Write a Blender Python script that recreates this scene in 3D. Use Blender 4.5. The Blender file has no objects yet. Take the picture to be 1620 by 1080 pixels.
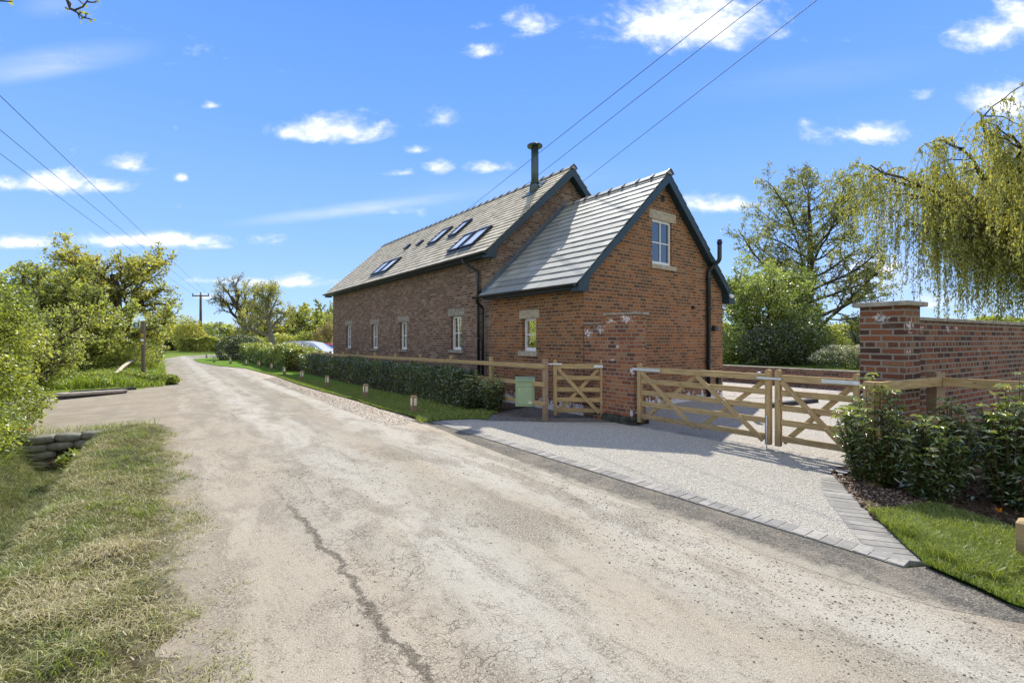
import bpy, bmesh, math, random
import numpy as np
from mathutils import Vector, Matrix
R = math.radians
# ------------------------------------------------------------------ camera, light, sky
scn = bpy.context.scene
COL = scn.collection
cam_d = bpy.data.cameras.new("camera")
cam = bpy.data.objects.new("camera", cam_d); COL.objects.link(cam)
cam.location = (0, 0, 1.6); cam.rotation_euler = (R(90), 0, 0)
cam_d.sensor_width = 36; cam_d.lens = 740 / 1620 * 36
cam_d.shift_y = -4 / 1620
cam_d.clip_start = 0.05; cam_d.clip_end = 4000
scn.camera = cam
SUN_EL = 49.1
SUN_AZ = 12.8        # degrees from +Y towards +X
sv = Vector((math.sin(R(SUN_AZ)) * math.cos(R(SUN_EL)), math.cos(R(SUN_AZ)) * math.cos(R(SUN_EL)), math.sin(R(SUN_EL))))
sd = bpy.data.lights.new("sun", 'SUN'); sd.energy = 4.6; sd.angle = R(0.55); sd.color = (1.0, 0.95, 0.87)
sun = bpy.data.objects.new("sun", sd); COL.objects.link(sun); sun.location = (10, 40, 50)
sun.rotation_euler = sv.to_track_quat('Z', 'Y').to_euler()
scn.view_settings.view_transform = 'Standard'; scn.view_settings.look = 'None'
scn.view_settings.exposure = 0.62; scn.view_settings.gamma = 1
scn.cycles.max_bounces = 6; scn.cycles.diffuse_bounces = 3; scn.cycles.glossy_bounces = 2
scn.cycles.transmission_bounces = 4; scn.cycles.transparent_max_bounces = 12
scn.cycles.caustics_reflective = False; scn.cycles.caustics_refractive = False
scn.cycles.use_denoising = True


class NT:
    """small node-graph helper"""
    def __init__(s, tree): s.t = tree; s.l = tree.links
    def n(s, typ, _props=None, **inp):
        nd = s.t.nodes.new(typ)
        for k, v in (_props or {}).items(): setattr(nd, k, v)
        for k, v in inp.items(): s.set(nd, k, v)
        return nd
    def set(s, nd, k, v):
        if k[0] == 'i' and k[1:].isdigit(): sock = nd.inputs[int(k[1:])]
        else: sock = nd.inputs[k.replace('_', ' ')]
        if isinstance(v, bpy.types.NodeSocket): s.l.new(v, sock)
        elif isinstance(v, bpy.types.Node): s.l.new(v.outputs[0], sock)
        else:
            if sock.type == 'RGBA' and not isinstance(v, (int, float)) and len(v) == 3: v = (*v, 1)
            sock.default_value = v
    def m(s, op, a, b=0.0, c=None, clamp=False):
        nd = s.t.nodes.new('ShaderNodeMath'); nd.operation = op; nd.use_clamp = clamp
        s.set(nd, 'i0', a); s.set(nd, 'i1', b)
        if c is not None: s.set(nd, 'i2', c)
        return nd.outputs[0]
    def mix(s, f, a, b, mode='MIX'):
        nd = s.t.nodes.new('ShaderNodeMix'); nd.data_type = 'RGBA'; nd.blend_type = mode
        s.set(nd, 'i0', f); s.set(nd, 'i6', a); s.set(nd, 'i7', b)
        return nd.outputs[2]
    def ramp(s, f, stops, interp='LINEAR'):
        nd = s.t.nodes.new('ShaderNodeValToRGB'); cr = nd.color_ramp; cr.interpolation = interp
        while len(cr.elements) < len(stops): cr.elements.new(0.5)
        for e, (p, c) in zip(cr.elements, stops):
            e.position = p
            if isinstance(c, (int, float)): c = (c, c, c)
            e.color = (*c, 1)
        s.set(nd, 'i0', f)
        return nd.outputs[0]
    def ss(s, x, a, b):   # smoothstep
        nd = s.t.nodes.new('ShaderNodeMapRange'); nd.interpolation_type = 'SMOOTHSTEP'
        s.set(nd, 'i0', x); nd.inputs[1].default_value = a; nd.inputs[2].default_value = b
        return nd.outputs[0]
    def noise(s, vec, scale, detail=4, rough=0.55, dist=0.0):
        nd = s.t.nodes.new('ShaderNodeTexNoise')
        s.set(nd, 'Vector', vec); nd.inputs['Scale'].default_value = scale
        nd.inputs['Detail'].default_value = detail; nd.inputs['Roughness'].default_value = rough
        nd.inputs['Distortion'].default_value = dist
        return nd.outputs[0]
    def noisec(s, vec, scale, detail=2):
        nd = s.t.nodes.new('ShaderNodeTexNoise')
        s.set(nd, 'Vector', vec); nd.inputs['Scale'].default_value = scale; nd.inputs['Detail'].default_value = detail
        return nd.outputs[1]
    def vor(s, vec, scale, feat='F1', out=0, rnd=1.0):
        nd = s.t.nodes.new('ShaderNodeTexVoronoi'); nd.feature = feat
        s.set(nd, 'Vector', vec); nd.inputs['Scale'].default_value = scale
        nd.inputs['Randomness'].default_value = rnd
        return nd.outputs[out]
    def vscale(s, vec, sc, loc=(0, 0, 0)):
        nd = s.t.nodes.new('ShaderNodeMapping'); s.set(nd, 'Vector', vec)
        nd.inputs['Scale'].default_value = sc; nd.inputs['Location'].default_value = loc
        return nd.outputs[0]
    def xyz(s, vec):
        nd = s.t.nodes.new('ShaderNodeSeparateXYZ'); s.set(nd, 'i0', vec)
        return nd.outputs[0], nd.outputs[1], nd.outputs[2]


# world: Nishita sky with clouds laid out by compass direction
w = bpy.data.worlds.new("World"); scn.world = w; w.use_nodes = True
for nd in list(w.node_tree.nodes): w.node_tree.nodes.remove(nd)
g = NT(w.node_tree)
sky = g.n('ShaderNodeTexSky', dict(sky_type='NISHITA', sun_disc=False, sun_elevation=R(SUN_EL), sun_rotation=R(SUN_AZ),
          altitude=0, air_density=1.0, dust_density=0.0, ozone_density=3.0))
tc = g.n('ShaderNodeTexCoord').outputs['Generated']
dx, dy, dz = g.xyz(tc)
yy = g.m('MAXIMUM', dy, 0.02)
ca = g.m('DIVIDE', dx, yy); cb = g.m('DIVIDE', dz, yy)
comb = g.n('ShaderNodeCombineXYZ', i0=ca, i1=cb, i2=0.0).outputs[0]
# (azimuth tangent, elevation tangent, half width, half height, strength)
def cl(u, v, ru, rv, k=1.0): return ((u - 810) / 740, (536 - v) / 740, ru / 740, rv / 740, k)
CL = [cl(528, 208, 78, 26, 1.25), cl(455, 212, 24, 14, .9), cl(698, 190, 30, 22, 1.0), cl(690, 268, 26, 12, 1.0), cl(640, 274, 30, 9, .8), cl(662, 238, 18, 7, .6),
      cl(785, 266, 42, 14, 1.1), cl(1085, 45, 135, 52, 1.35), cl(840, 40, 38, 26, .9), cl(765, 85, 26, 14, .8), cl(765, 42, 26, 8, .5),
      cl(1570, 60, 70, 34, 1.0), cl(1605, 30, 44, 36, .95), cl(1355, 215, 75, 22, .75), cl(1595, 165, 62, 34, 1.15), cl(1460, 155, 18, 9, .5),
      cl(1150, 325, 60, 18, 1.05), cl(1400, 350, 40, 22, .7), cl(70, 292, 80, 20, 1.25), cl(165, 296, 52, 17, 1.1), cl(205, 262, 36, 20, .9),
      cl(240, 382, 140, 16, 1.3), cl(340, 390, 40, 9, .8), cl(35, 385, 60, 15, 1.1), cl(338, 168, 16, 8, .85), cl(288, 282, 11, 9, .9), cl(265, 430, 28, 6, .7),
      cl(460, 448, 90, 12, 1.0), cl(350, 444, 50, 7, .8), cl(345, 470, 35, 6, .8), cl(370, 520, 60, 10, .8), cl(100, 0, 40, 30, .22),
      cl(100, 92, 120, 24, .24), cl(30, 108, 60, 14, .2), cl(560, 335, 150, 11, .42), cl(1390, 430, 60, 24, .8), cl(1180, 440, 40, 14, .5),
      cl(1460, 480, 60, 20, .7), cl(-400, 300, 200, 50, 1.1), cl(2300, 300, 300, 70, 1.1), cl(2000, 60, 160, 60, 1.1), cl(600, -200, 200, 60, 1.1)]
mx = None
for (a0, b0, ra, rb, k) in CL:
    u_ = g.m('DIVIDE', g.m('SUBTRACT', ca, a0), ra)
    v_ = g.m('DIVIDE', g.m('SUBTRACT', cb, b0), rb)
    v_ = g.m('MAXIMUM', v_, g.m('MULTIPLY', v_, -1.7))
    d_ = g.m('SQRT', g.m('ADD', g.m('MULTIPLY', u_, u_), g.m('MULTIPLY', v_, v_)))
    e_ = g.m('MULTIPLY', g.m('SUBTRACT', 1.42, d_, clamp=False), k)
    mx = e_ if mx is None else g.m('MAXIMUM', mx, e_)
mx = g.m('MAXIMUM', mx, -0.4)
ci = None
for (a0, b0, ra, rb, k) in (cl(95, 95, 190, 34, .34), cl(40, 118, 120, 20, .25), cl(550, 332, 230, 15, .5), cl(90, 5, 80, 30, .22), cl(1395, 440, 120, 60, .5), cl(1000, 640, 10, 10, .1), cl(800, 300, 300, 40, .10), cl(1300, 120, 300, 40, .08)):
    u_ = g.m('DIVIDE', g.m('SUBTRACT', ca, a0), ra); v_ = g.m('DIVIDE', g.m('SUBTRACT', g.m('SUBTRACT', cb, b0), g.m('MULTIPLY', g.m('SUBTRACT', ca, a0), .12)), rb)
    d_ = g.m('SQRT', g.m('ADD', g.m('MULTIPLY', u_, u_), g.m('MULTIPLY', v_, v_)))
    e_ = g.m('MULTIPLY', g.ss(d_, 1.0, .0), k); ci = e_ if ci is None else g.m('ADD', ci, e_)
ci = g.m('MULTIPLY', ci, g.m('MULTIPLY', g.noise(g.vscale(comb, (6, 30, 1)), 1.0, 6, .6, .5), 1.7), clamp=True)
n1 = g.noise(g.vscale(comb, (9, 15, 1)), 1.0, 9, 0.62, 0.4)
n2 = g.noise(g.vscale(comb, (30, 46, 1)), 1.0, 6, 0.6, 0.2)
dens = g.m('ADD', mx, g.m('ADD', g.m('MULTIPLY', g.m('SUBTRACT', n1, 0.5), 3.4), g.m('MULTIPLY', g.m('SUBTRACT', n2, 0.5), 0.9)))
cm = g.m('MULTIPLY', g.ss(dens, 0.12, 1.45), g.ss(dy, 0.02, 0.1))
cm = g.m('MAXIMUM', g.m('MULTIPLY', cm, 0.94), ci)
el = g.m('DIVIDE', dz, g.m('SQRT', g.m('ADD', g.m('MULTIPLY', dx, dx), g.m('MULTIPLY', dy, dy))))
SKY_K = 0.095
skyc = g.mix(1.0, sky.outputs[0], (0.72, 0.86, 1.18), 'MULTIPLY')
# clear-air gradient blended with the physical sky: paler towards the horizon, deep blue above
grad = g.ramp(el, [(0.0, (4.6, 6.3, 8.4)), (0.07, (3.3, 5.2, 8.4)), (0.2, (2.35, 4.3, 8.3)), (0.42, (1.5, 3.35, 8.2)), (0.75, (.95, 2.55, 7.2)), (1.0, (.7, 2.1, 6.3))])
skyc = g.mix(0.85, skyc, grad)
cc = g.mix(g.ss(g.m('ADD', dens, g.m('MULTIPLY', g.m('SUBTRACT', n2, .5), 2)), 0.5, 1.7), (6.4, 7.0, 9.2), (8.9, 9.1, 9.6))
skyc = g.mix(cm, skyc, cc)
nb = g.noise(g.vscale(tc, (2.2, 2.2, 3.5)), 1.0, 6, .6, .3)     # unseen bright cloud added behind the camera to whiten the fill light
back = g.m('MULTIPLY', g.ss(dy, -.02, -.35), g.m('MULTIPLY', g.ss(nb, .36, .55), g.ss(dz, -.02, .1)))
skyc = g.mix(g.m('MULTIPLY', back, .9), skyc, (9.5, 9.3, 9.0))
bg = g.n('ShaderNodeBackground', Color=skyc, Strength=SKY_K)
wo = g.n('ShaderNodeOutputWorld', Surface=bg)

# ------------------------------------------------------------------ generic helpers
rng = np.random.default_rng(7)
random.seed(7)
C = np.array([1.48, 9.7]); D1 = np.array([-.6, .8]); D2 = np.array([.8, .6])   # house corner, along the long wall, along the gable
ROT = math.atan2(.6, .8)
def W(s, t): p = C + D2 * s + D1 * t; return float(p[0]), float(p[1])
def G(u, v, z=0.0):           # survey helper: ground point seen at photo position (u, v)
    Y = (1.6 - z) * 740 / (v - 536); return ((u - 810) / 740 * Y, Y)
def QT(x, y): dx_, dy_ = x - C[0], y - C[1]; return dx_ * .8 + dy_ * .6, -dx_ * .6 + dy_ * .8

def tag(o, label=None, cat=None, group=None, kind=None):
    if label: o["label"] = label
    if cat: o["category"] = cat
    if group: o["group"] = group
    if kind: o["kind"] = kind
    return o
def empty(name, loc=(0, 0, 0), rz=0.0, label=None, cat=None, group=None):
    o = bpy.data.objects.new(name, None); COL.objects.link(o); o.location = loc; o.rotation_euler = (0, 0, rz)
    o.empty_display_size = 0.1
    return tag(o, label, cat, group)
def copy_tree(o, parent=None):
    c = o.copy(); COL.objects.link(c); c.parent = parent
    for ch in list(o.children): copy_tree(ch, c)
    return c

def mesh_np(name, V, F, mat, parent=None, rnd=None, uv=None, smooth=False):
    """V (n,3); F (m,k) all same arity; rnd per face; uv per loop (m*k,2)"""
    V = np.asarray(V, dtype=np.float32); F = np.asarray(F, dtype=np.int32)
    me = bpy.data.meshes.new(name); m_, k_ = F.shape
    me.vertices.add(len(V)); me.vertices.foreach_set('co', V.ravel())
    me.loops.add(m_ * k_); me.loops.foreach_set('vertex_index', F.ravel())
    me.polygons.add(m_); me.polygons.foreach_set('loop_start', np.arange(0, m_ * k_, k_, dtype=np.int32))
    me.polygons.foreach_set('loop_total', np.full(m_, k_, dtype=np.int32))
    me.update(calc_edges=True)
    if smooth: me.polygons.foreach_set('use_smooth', np.ones(m_, dtype=bool))
    if rnd is not None:
        a = me.attributes.new('rnd', 'FLOAT', 'FACE'); a.data.foreach_set('value', np.asarray(rnd, dtype=np.float32))
    if uv is not None:
        l = me.uv_layers.new(name='UVMap'); l.data.foreach_set('uv', np.asarray(uv, dtype=np.float32).ravel())
    if mat: me.materials.append(mat)
    o = bpy.data.objects.new(name, me); COL.objects.link(o)
    if parent: o.parent = parent
    return o

class MB:
    def __init__(s): s.v = []; s.f = []; s.r = []; s.u = []; s.smooth = []
    def face(s, pts, uv=None, r=0.5, sm=False):
        b = len(s.v); s.v += [tuple(map(float, p)) for p in pts]; s.f.append(list(range(b, b + len(pts)))); s.r.append(r)
        s.u.append(uv if uv else [(0, 0)] * len(pts)); s.smooth.append(sm); return s
    def mesh(s, V, F, r=0.5, sm=False):
        b = len(s.v); s.v += [tuple(map(float, p)) for p in V]
        for f in F: s.f.append([i + b for i in f]); s.r.append(r); s.u.append([(0, 0)] * len(f)); s.smooth.append(sm)
        return s
    def frame_box(s, o, ax, ay, az, r=0.5):
        """box from corner o with edge vectors; box-projected uv in metres"""
        o, ax, ay, az = map(Vector, (o, ax, ay, az))
        P = [o, o + ax, o + ax + ay, o + ay, o + az, o + ax + az, o + ax + ay + az, o + ay + az]
        lx, ly, lz = ax.length, ay.length, az.length
        off = random.random() * 7
        for idx, (a, b) in (((0, 3, 2, 1), (ly, lx)), ((4, 5, 6, 7), (lx, ly)), ((0, 1, 5, 4), (lx, lz)), ((2, 3, 7, 6), (lx, lz)), ((1, 2, 6, 5), (ly, lz)), ((3, 0, 4, 7), (ly, lz))):
            uvq = [(off, off), (off + a, off), (off + a, off + b), (off, off + b)]
            s.face([P[i] for i in idx], uvq, r)
        return s
    def box(s, x0, x1, y0, y1, z0, z1, r=0.5):
        return s.frame_box((x0, y0, z0), (x1 - x0, 0, 0), (0, y1 - y0, 0), (0, 0, z1 - z0), r)
    def beam(s, a, b, w, h, up=(0, 0, 1), r=0.5):
        """square section from a to b, w across, h along up"""
        a, b, up = Vector(a), Vector(b), Vector(up); d = (b - a); side = d.cross(up).normalized(); upv = side.cross(d).normalized()
        return s.frame_box(a - side * w / 2 - upv * h / 2, d, side * w, upv * h, r)
    def tube(s, pts, rad, n=8, cap=True, r=0.5):
        pts = [Vector(p) for p in pts]; rad = rad if hasattr(rad, '__len__') else [rad] * len(pts)
        rings = []; prev = None
        for i, p in enumerate(pts):
            d = (pts[min(i + 1, len(pts) - 1)] - pts[max(i - 1, 0)]).normalized()
            if prev is None: x = d.orthogonal().normalized()
            else: x = (prev - d * prev.dot(d)).normalized()
            prev = x; y = d.cross(x)
            rings.append([p + (x * math.cos(2 * math.pi * k / n) + y * math.sin(2 * math.pi * k / n)) * rad[i] for k in range(n)])
        b = len(s.v)
        for rg in rings: s.v += [tuple(q) for q in rg]
        for i in range(len(rings) - 1):
            for k in range(n):
                s.f.append([b + i * n + k, b + i * n + (k + 1) % n, b + (i + 1) * n + (k + 1) % n, b + (i + 1) * n + k]); s.r.append(r); s.u.append([(0, 0)] * 4); s.smooth.append(True)
        if cap:
            s.f.append([b + k for k in range(n)][::-1]); s.r.append(r); s.u.append([(0, 0)] * n); s.smooth.append(False)
            e = b + (len(rings) - 1) * n; s.f.append([e + k for k in range(n)]); s.r.append(r); s.u.append([(0, 0)] * n); s.smooth.append(False)
        return s
    def prism(s, poly, z0, z1, r=0.5):
        n = len(poly); s.face([(x, y, z1) for x, y in poly], [(x, y) for x, y in poly], r)
        s.face([(x, y, z0) for x, y in poly][::-1], None, r)
        acc = 0
        for i in range(n):
            a, b = poly[i], poly[(i + 1) % n]; L = math.dist(a, b)
            s.face([(*a, z0), (*b, z0), (*b, z1), (*a, z1)], [(acc, z0), (acc + L, z0), (acc + L, z1), (acc, z1)], r); acc += L
        return s
    def build(s, name, mat, parent=None, bevel=0.0, merge=False):
        me = bpy.data.meshes.new(name); me.from_pydata(s.v, [], s.f)
        a = me.attributes.new('rnd', 'FLOAT', 'FACE'); a.data.foreach_set('value', s.r)
        l = me.uv_layers.new(name='UVMap'); l.data.foreach_set('uv', [c for f in s.u for p in f for c in p])
        me.polygons.foreach_set('use_smooth', s.smooth)
        me.materials.append(mat); me.update()
        if merge or bevel:
            bm = bmesh.new(); bm.from_mesh(me); bmesh.ops.remove_doubles(bm, verts=bm.verts, dist=1e-4)
            bmesh.ops.recalc_face_normals(bm, faces=bm.faces); bm.to_mesh(me); bm.free()
        o = bpy.data.objects.new(name, me); COL.objects.link(o)
        if parent: o.parent = parent
        if bevel:
            md = o.modifiers.new('bevel', 'BEVEL'); md.width = bevel; md.segments = 2; md.limit_method = 'ANGLE'; md.angle_limit = R(40)
        return o

def vnoise(x, y, sc, seed=0, octv=3):
    out = np.zeros_like(x, dtype=float); amp = 1.0; tot = 0
    for o in range(octv):
        X = x * sc + 31.7 * seed + 100; Y = y * sc + 17.3 * seed + 100
        xi = np.floor(X).astype(int); yi = np.floor(Y).astype(int); fx = X - xi; fy = Y - yi
        fx = fx * fx * (3 - 2 * fx); fy = fy * fy * (3 - 2 * fy)
        def h(a, b):
            q = np.sin(a * 127.1 + b * 311.7 + seed * 13.7 + o * 71.3) * 43758.5453; return q - np.floor(q)
        v = (h(xi, yi) * (1 - fx) + h(xi + 1, yi) * fx) * (1 - fy) + (h(xi, yi + 1) * (1 - fx) + h(xi + 1, yi + 1) * fx) * fy
        out += v * amp; tot += amp; amp *= .5; sc *= 2.03
    return out / tot

# ------------------------------------------------------------------ materials
def new_mat(name):
    m = bpy.data.materials.new(name); m.use_nodes = True
    for nd in list(m.node_tree.nodes): m.node_tree.nodes.remove(nd)
    return m, NT(m.node_tree)
def finish(g, col, rough=0.7, spec=0.3, bump=None, bstr=0.3, bdist=0.01, metal=0.0, **kw):
    b = g.n('ShaderNodeBsdfPrincipled'); g.set(b, 'Base_Color', col); g.set(b, 'Roughness', rough)
    g.set(b, 'Specular_IOR_Level', spec); g.set(b, 'Metallic', metal)
    for k, v in kw.items(): g.set(b, k, v)
    if bump is not None:
        bp = g.n('ShaderNodeBump', Height=bump, Strength=bstr, Distance=bdist); g.l.new(bp.outputs[0], b.inputs['Normal'])
    o = g.n('ShaderNodeOutputMaterial'); g.l.new(b.outputs[0], o.inputs[0])
def objc(g): return g.n('ShaderNodeTexCoord').outputs['Object']
def wpos(g): return g.n('ShaderNodeNewGeometry').outputs['Position']
def uvc(g): return g.n('ShaderNodeTexCoord').outputs['UV']
def rndf(g): return g.n('ShaderNodeAttribute', dict(attribute_name='rnd')).outputs['Fac']

def simple(name, col, rough=0.6, spec=0.3, metal=0.0, var=0.15, scale=8, bstr=0.1, bdist=0.004):
    m, g = new_mat(name); v = objc(g); n = g.noise(v, scale, 5)
    c = g.mix(g.ss(n, .3, .7), tuple(x * (1 - var) for x in col), tuple(min(1, x * (1 + var)) for x in col))
    finish(g, c, rough, spec, g.noise(v, scale * 6, 3), bstr, bdist, metal); return m

def brick_mat(name, ramp, mortar, age=0.3, white=0.0, patches=(), low=0.0, msize=.011):
    m, g = new_mat(name); uv = uvc(g)
    wob = g.noisec(uv, 9, 2)
    uvd = g.n('ShaderNodeVectorMath', dict(operation='ADD'), i0=uv)
    sc = g.n('ShaderNodeVectorMath', dict(operation='SCALE')); g.l.new(wob, sc.inputs[0]); sc.inputs['Scale'].default_value = .014
    g.l.new(sc.outputs[0], uvd.inputs[1]); uvv = uvd.outputs[0]
    br = g.n('ShaderNodeTexBrick', dict(offset=.5, offset_frequency=2, squash=1.0, squash_frequency=2), Vector=uvv, Color1=(0, 0, 0), Color2=(1, 1, 1), Mortar=(0, 0, 0))
    br.inputs['Scale'].default_value = 1; br.inputs['Brick Width'].default_value = .232; br.inputs['Row Height'].default_value = .075
    br.inputs['Mortar Size'].default_value = msize; br.inputs['Mortar Smooth'].default_value = .25; br.inputs['Bias'].default_value = 0
    # every third course or so reads as headers: second pattern of half bricks
    br2 = g.n('ShaderNodeTexBrick', dict(offset=.5, offset_frequency=2), Vector=uvv, Color1=(0, 0, 0), Color2=(1, 1, 1), Mortar=(0, 0, 0))
    br2.inputs['Scale'].default_value = 1; br2.inputs['Brick Width'].default_value = .116; br2.inputs['Row Height'].default_value = .075
    br2.inputs['Mortar Size'].default_value = msize; br2.inputs['Mortar Smooth'].default_value = .25; br2.inputs['Bias'].default_value = 0
    _, vy, _ = g.xyz(uvv)
    row = g.m('FLOOR', g.m('DIVIDE', vy, .075)); hd = g.m('LESS_THAN', g.m('MODULO', g.m('ADD', row, 400), 4), .5)
    rnd = g.mix(hd, br.outputs[0], br2.outputs[0]); fac = g.m('ADD', g.m('MULTIPLY', br.outputs[1], g.m('SUBTRACT', 1, hd)), g.m('MULTIPLY', br2.outputs[1], hd))
    big = g.noise(uv, 1.3, 4); fine = g.noise(uv, 45, 5, .65)
    rr = g.m('ADD', g.m('ADD', g.m('MULTIPLY', rnd, .92), .04), g.m('ADD', g.m('MULTIPLY', g.m('SUBTRACT', big, .5), .6), g.m('MULTIPLY', g.m('SUBTRACT', g.noise(uv, 28, 4, .7), .5), .5)))
    col = g.ramp(rr, ramp)
    col = g.mix(g.m('MULTIPLY', g.ss(fine, .35, .75), .55), col, g.mix(.5, col, (.02, .015, .012)))
    col = g.mix(g.m('MULTIPLY', g.ss(g.noise(uv, 3.2, 6, .7), .52, .78), age), col, (.22, .19, .155))
    mc = g.mix(g.noise(uv, 2.2, 4), tuple(x * .6 for x in mortar), mortar)
    col = g.mix(fac, col, mc)
    wm = None
    if white:
        wm = g.m('MULTIPLY', g.ss(g.noise(uv, 7, 7, .75), 1 - white, 1 - white + .05), .8)
    for (pu, pv, pr, ps) in patches:
        vx, vy2, _ = g.xyz(uv)
        d = g.m('SQRT', g.m('ADD', g.m('POWER', g.m('SUBTRACT', vx, pu), 2), g.m('POWER', g.m('MULTIPLY', g.m('SUBTRACT', vy2, pv), 1.6), 2)))
        q = g.m('ADD', g.m('SUBTRACT', 1, g.m('DIVIDE', d, pr)), g.m('MULTIPLY', g.m('SUBTRACT', g.noise(uv, 19, 7, .75), .53), 6))
        q = g.m('MULTIPLY', g.ss(q, .35, .75), g.m('MULTIPLY', g.m('LESS_THAN', d, pr * 1.6), ps)); wm = q if wm is None else g.m('MAXIMUM', wm, q)
    if low:   # old limewash clinging to the lowest courses
        q = g.m('MULTIPLY', g.ss(g.m('ADD', g.noise(uv, 8, 6, .7), g.m('MULTIPLY', g.m('SUBTRACT', low, vy), .8)), .58, .64), g.m('LESS_THAN', vy, low + .12))
        wm = q if wm is None else g.m('MAXIMUM', wm, q)
    if wm is not None: col = g.mix(wm, col, (.72, .69, .68))
    h = g.m('ADD', g.m('MULTIPLY', g.m('SUBTRACT', 1, fac), 1.0), g.m('MULTIPLY', fine, .5))
    finish(g, col, .9, .12, h, .8, .008); return m
M = {}
M['brick_red'] = brick_mat('brick_red', [(0, (.115, .068, .042)), (.2, (.16, .08, .042)), (.42, (.215, .095, .046)), (.62, (.29, .112, .044)), (.82, (.36, .15, .056)), (1, (.26, .155, .088))], (.38, .28, .18), .22, .0, low=.30)
M['brick_old'] = brick_mat('brick_old', [(0, (.09, .062, .048)), (.25, (.135, .08, .058)), (.5, (.185, .105, .072)), (.75, (.24, .145, .10)), (1, (.31, .23, .17))], (.32, .26, .19), .75, .24)
M['brick_pier'] = brick_mat('brick_pier', [(0, (.085, .05, .04)), (.3, (.22, .085, .05)), (.6, (.31, .115, .05)), (.85, (.38, .165, .07)), (1, (.25, .17, .11))], (.36, .28, .20), .3, .0,
                            patches=[(.12, 1.72, .2, 1), (.45, 1.8, .2, .8), (.78, 1.95, .13, 1), (1.15, 1.98, .2, 1), (.95, 1.45, .1, .7), (.82, 1.2, .08, .6), (1.3, .95, .1, .5)])
M['brick_garden'] = brick_mat('brick_garden', [(0, (.055, .036, .028)), (.25, (.11, .047, .032)), (.5, (.175, .068, .04)), (.75, (.245, .092, .046)), (1, (.26, .15, .09))], (.30, .255, .195), .35, .0, msize=.013,
                              patches=[(.22, 1.85, .13, .6), (.60, 1.75, .17, .7), (.56, 1.45, .09, .5), (1.22, 1.72, .12, .6), (2.1, 1.74, .12, .6), (2.4, 1.74, .1, .6), (3.3, 1.4, .12, .3)])
M['brick_low'] = brick_mat('brick_low', [(0, (.05, .035, .03)), (.3, (.14, .07, .05)), (.6, (.22, .095, .06)), (1, (.30, .16, .10))], (.30, .27, .23), .3, .0)

def tile_mat(name, ramp, rough, spec, fine=40, ior=1.9, sheen=0.0):
    m, g = new_mat(name); v = objc(g); r = rndf(g)
    col = g.ramp(r, ramp); n = g.noise(v, 5, 6, .65)
    col = g.mix(g.m('MULTIPLY', g.ss(n, .5, .72), .35), col, (.10, .10, .085))
    col = g.mix(g.m('MULTIPLY', g.ss(g.noise(v, fine, 4), .55, .75), .35), col, tuple(x * .55 for x in ramp[1][1]))
    finish(g, col, rough, spec, g.noise(v, fine, 4), .25, .003, IOR=ior, Sheen_Weight=sheen, Sheen_Roughness=.35, Sheen_Tint=(1, .97, .92, 1)); return m
M['tile_main'] = tile_mat('tile_main', [(0, (.38, .33, .23)), (.5, (.52, .45, .32)), (1, (.62, .54, .40))], .7, .4, 40, 1.45, .15)
M['slate_ext'] = tile_mat('slate_ext', [(0, (.11, .125, .11)), (.5, (.175, .19, .17)), (1, (.26, .27, .24))], .6, .5, 25, 1.5, .8)
M['ridge'] = tile_mat('ridge_clay', [(0, (.03, .03, .03)), (.3, (.30, .29, .25)), (1, (.42, .40, .34))], .5, .6, 30, 1.6)
M['teal'] = simple('teal_paint', (.013, .034, .046), .4, .5, var=.1)
M['black'] = simple('black_plastic', (.012, .015, .016), .3, .5, var=.1)
M['dark_green_metal'] = simple('flue_metal', (.035, .06, .055), .35, .6, metal=.0)
M['lead'] = simple('lead', (.10, .13, .15), .5, .5)
M['white'] = simple('white_paint', (.72, .74, .72), .4, .4, var=.03)
M['sill'] = simple('stone_sill', (.40, .34, .25), .85, .2, var=.2, scale=12, bstr=.3)
M['sill_old'] = simple('stone_old', (.27, .24, .195), .9, .1, var=.3, scale=10, bstr=.4)
M['coping'] = simple('coping_stone', (.30, .265, .21), .9, .15, var=.25, scale=9, bstr=.5, bdist=.01)
M['galv'] = simple('galvanised_steel', (.62, .64, .66), .35, .5, metal=.55, var=.12, scale=30)
M['sage'] = simple('sage_paint', (.27, .36, .20), .42, .4, var=.04)
M['sage_line'] = simple('sage_seam', (.10, .14, .08), .5, .3, var=.04)
M['concrete'] = simple('concrete', (.36, .32, .27), .9, .15, var=.25, scale=7, bstr=.4)
M['sandbag'] = simple('weathered_sack_concrete', (.20, .19, .14), .95, .1, var=.35, scale=6, bstr=.7, bdist=.02)
M['rubber'] = simple('rubber', (.02, .02, .02), .7, .2)
M['silver_paint'] = simple('silver_paint', (.27, .30, .31), .4, .4, metal=0, var=.02)
M['red_paint'] = simple('red_paint', (.42, .035, .015), .3, .6, var=.02)
M['sign_white'] = simple('sign_white', (.7, .72, .7), .5)
M['sign_green'] = simple('sign_green', (.02, .09, .05), .5, .3)
M['sign_yellow'] = simple('sign_yellow', (.45, .33, .04), .5, .3)
M['dark_grey'] = simple('dark_grey_matt', (.05, .05, .052), .8, .2)
M['brickbat'] = simple('brickbat', (.30, .12, .06), .9, .1)
M['pale_log'] = simple('peeled_log', (.48, .40, .30), .8, .2, var=.25, scale=9)

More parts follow.
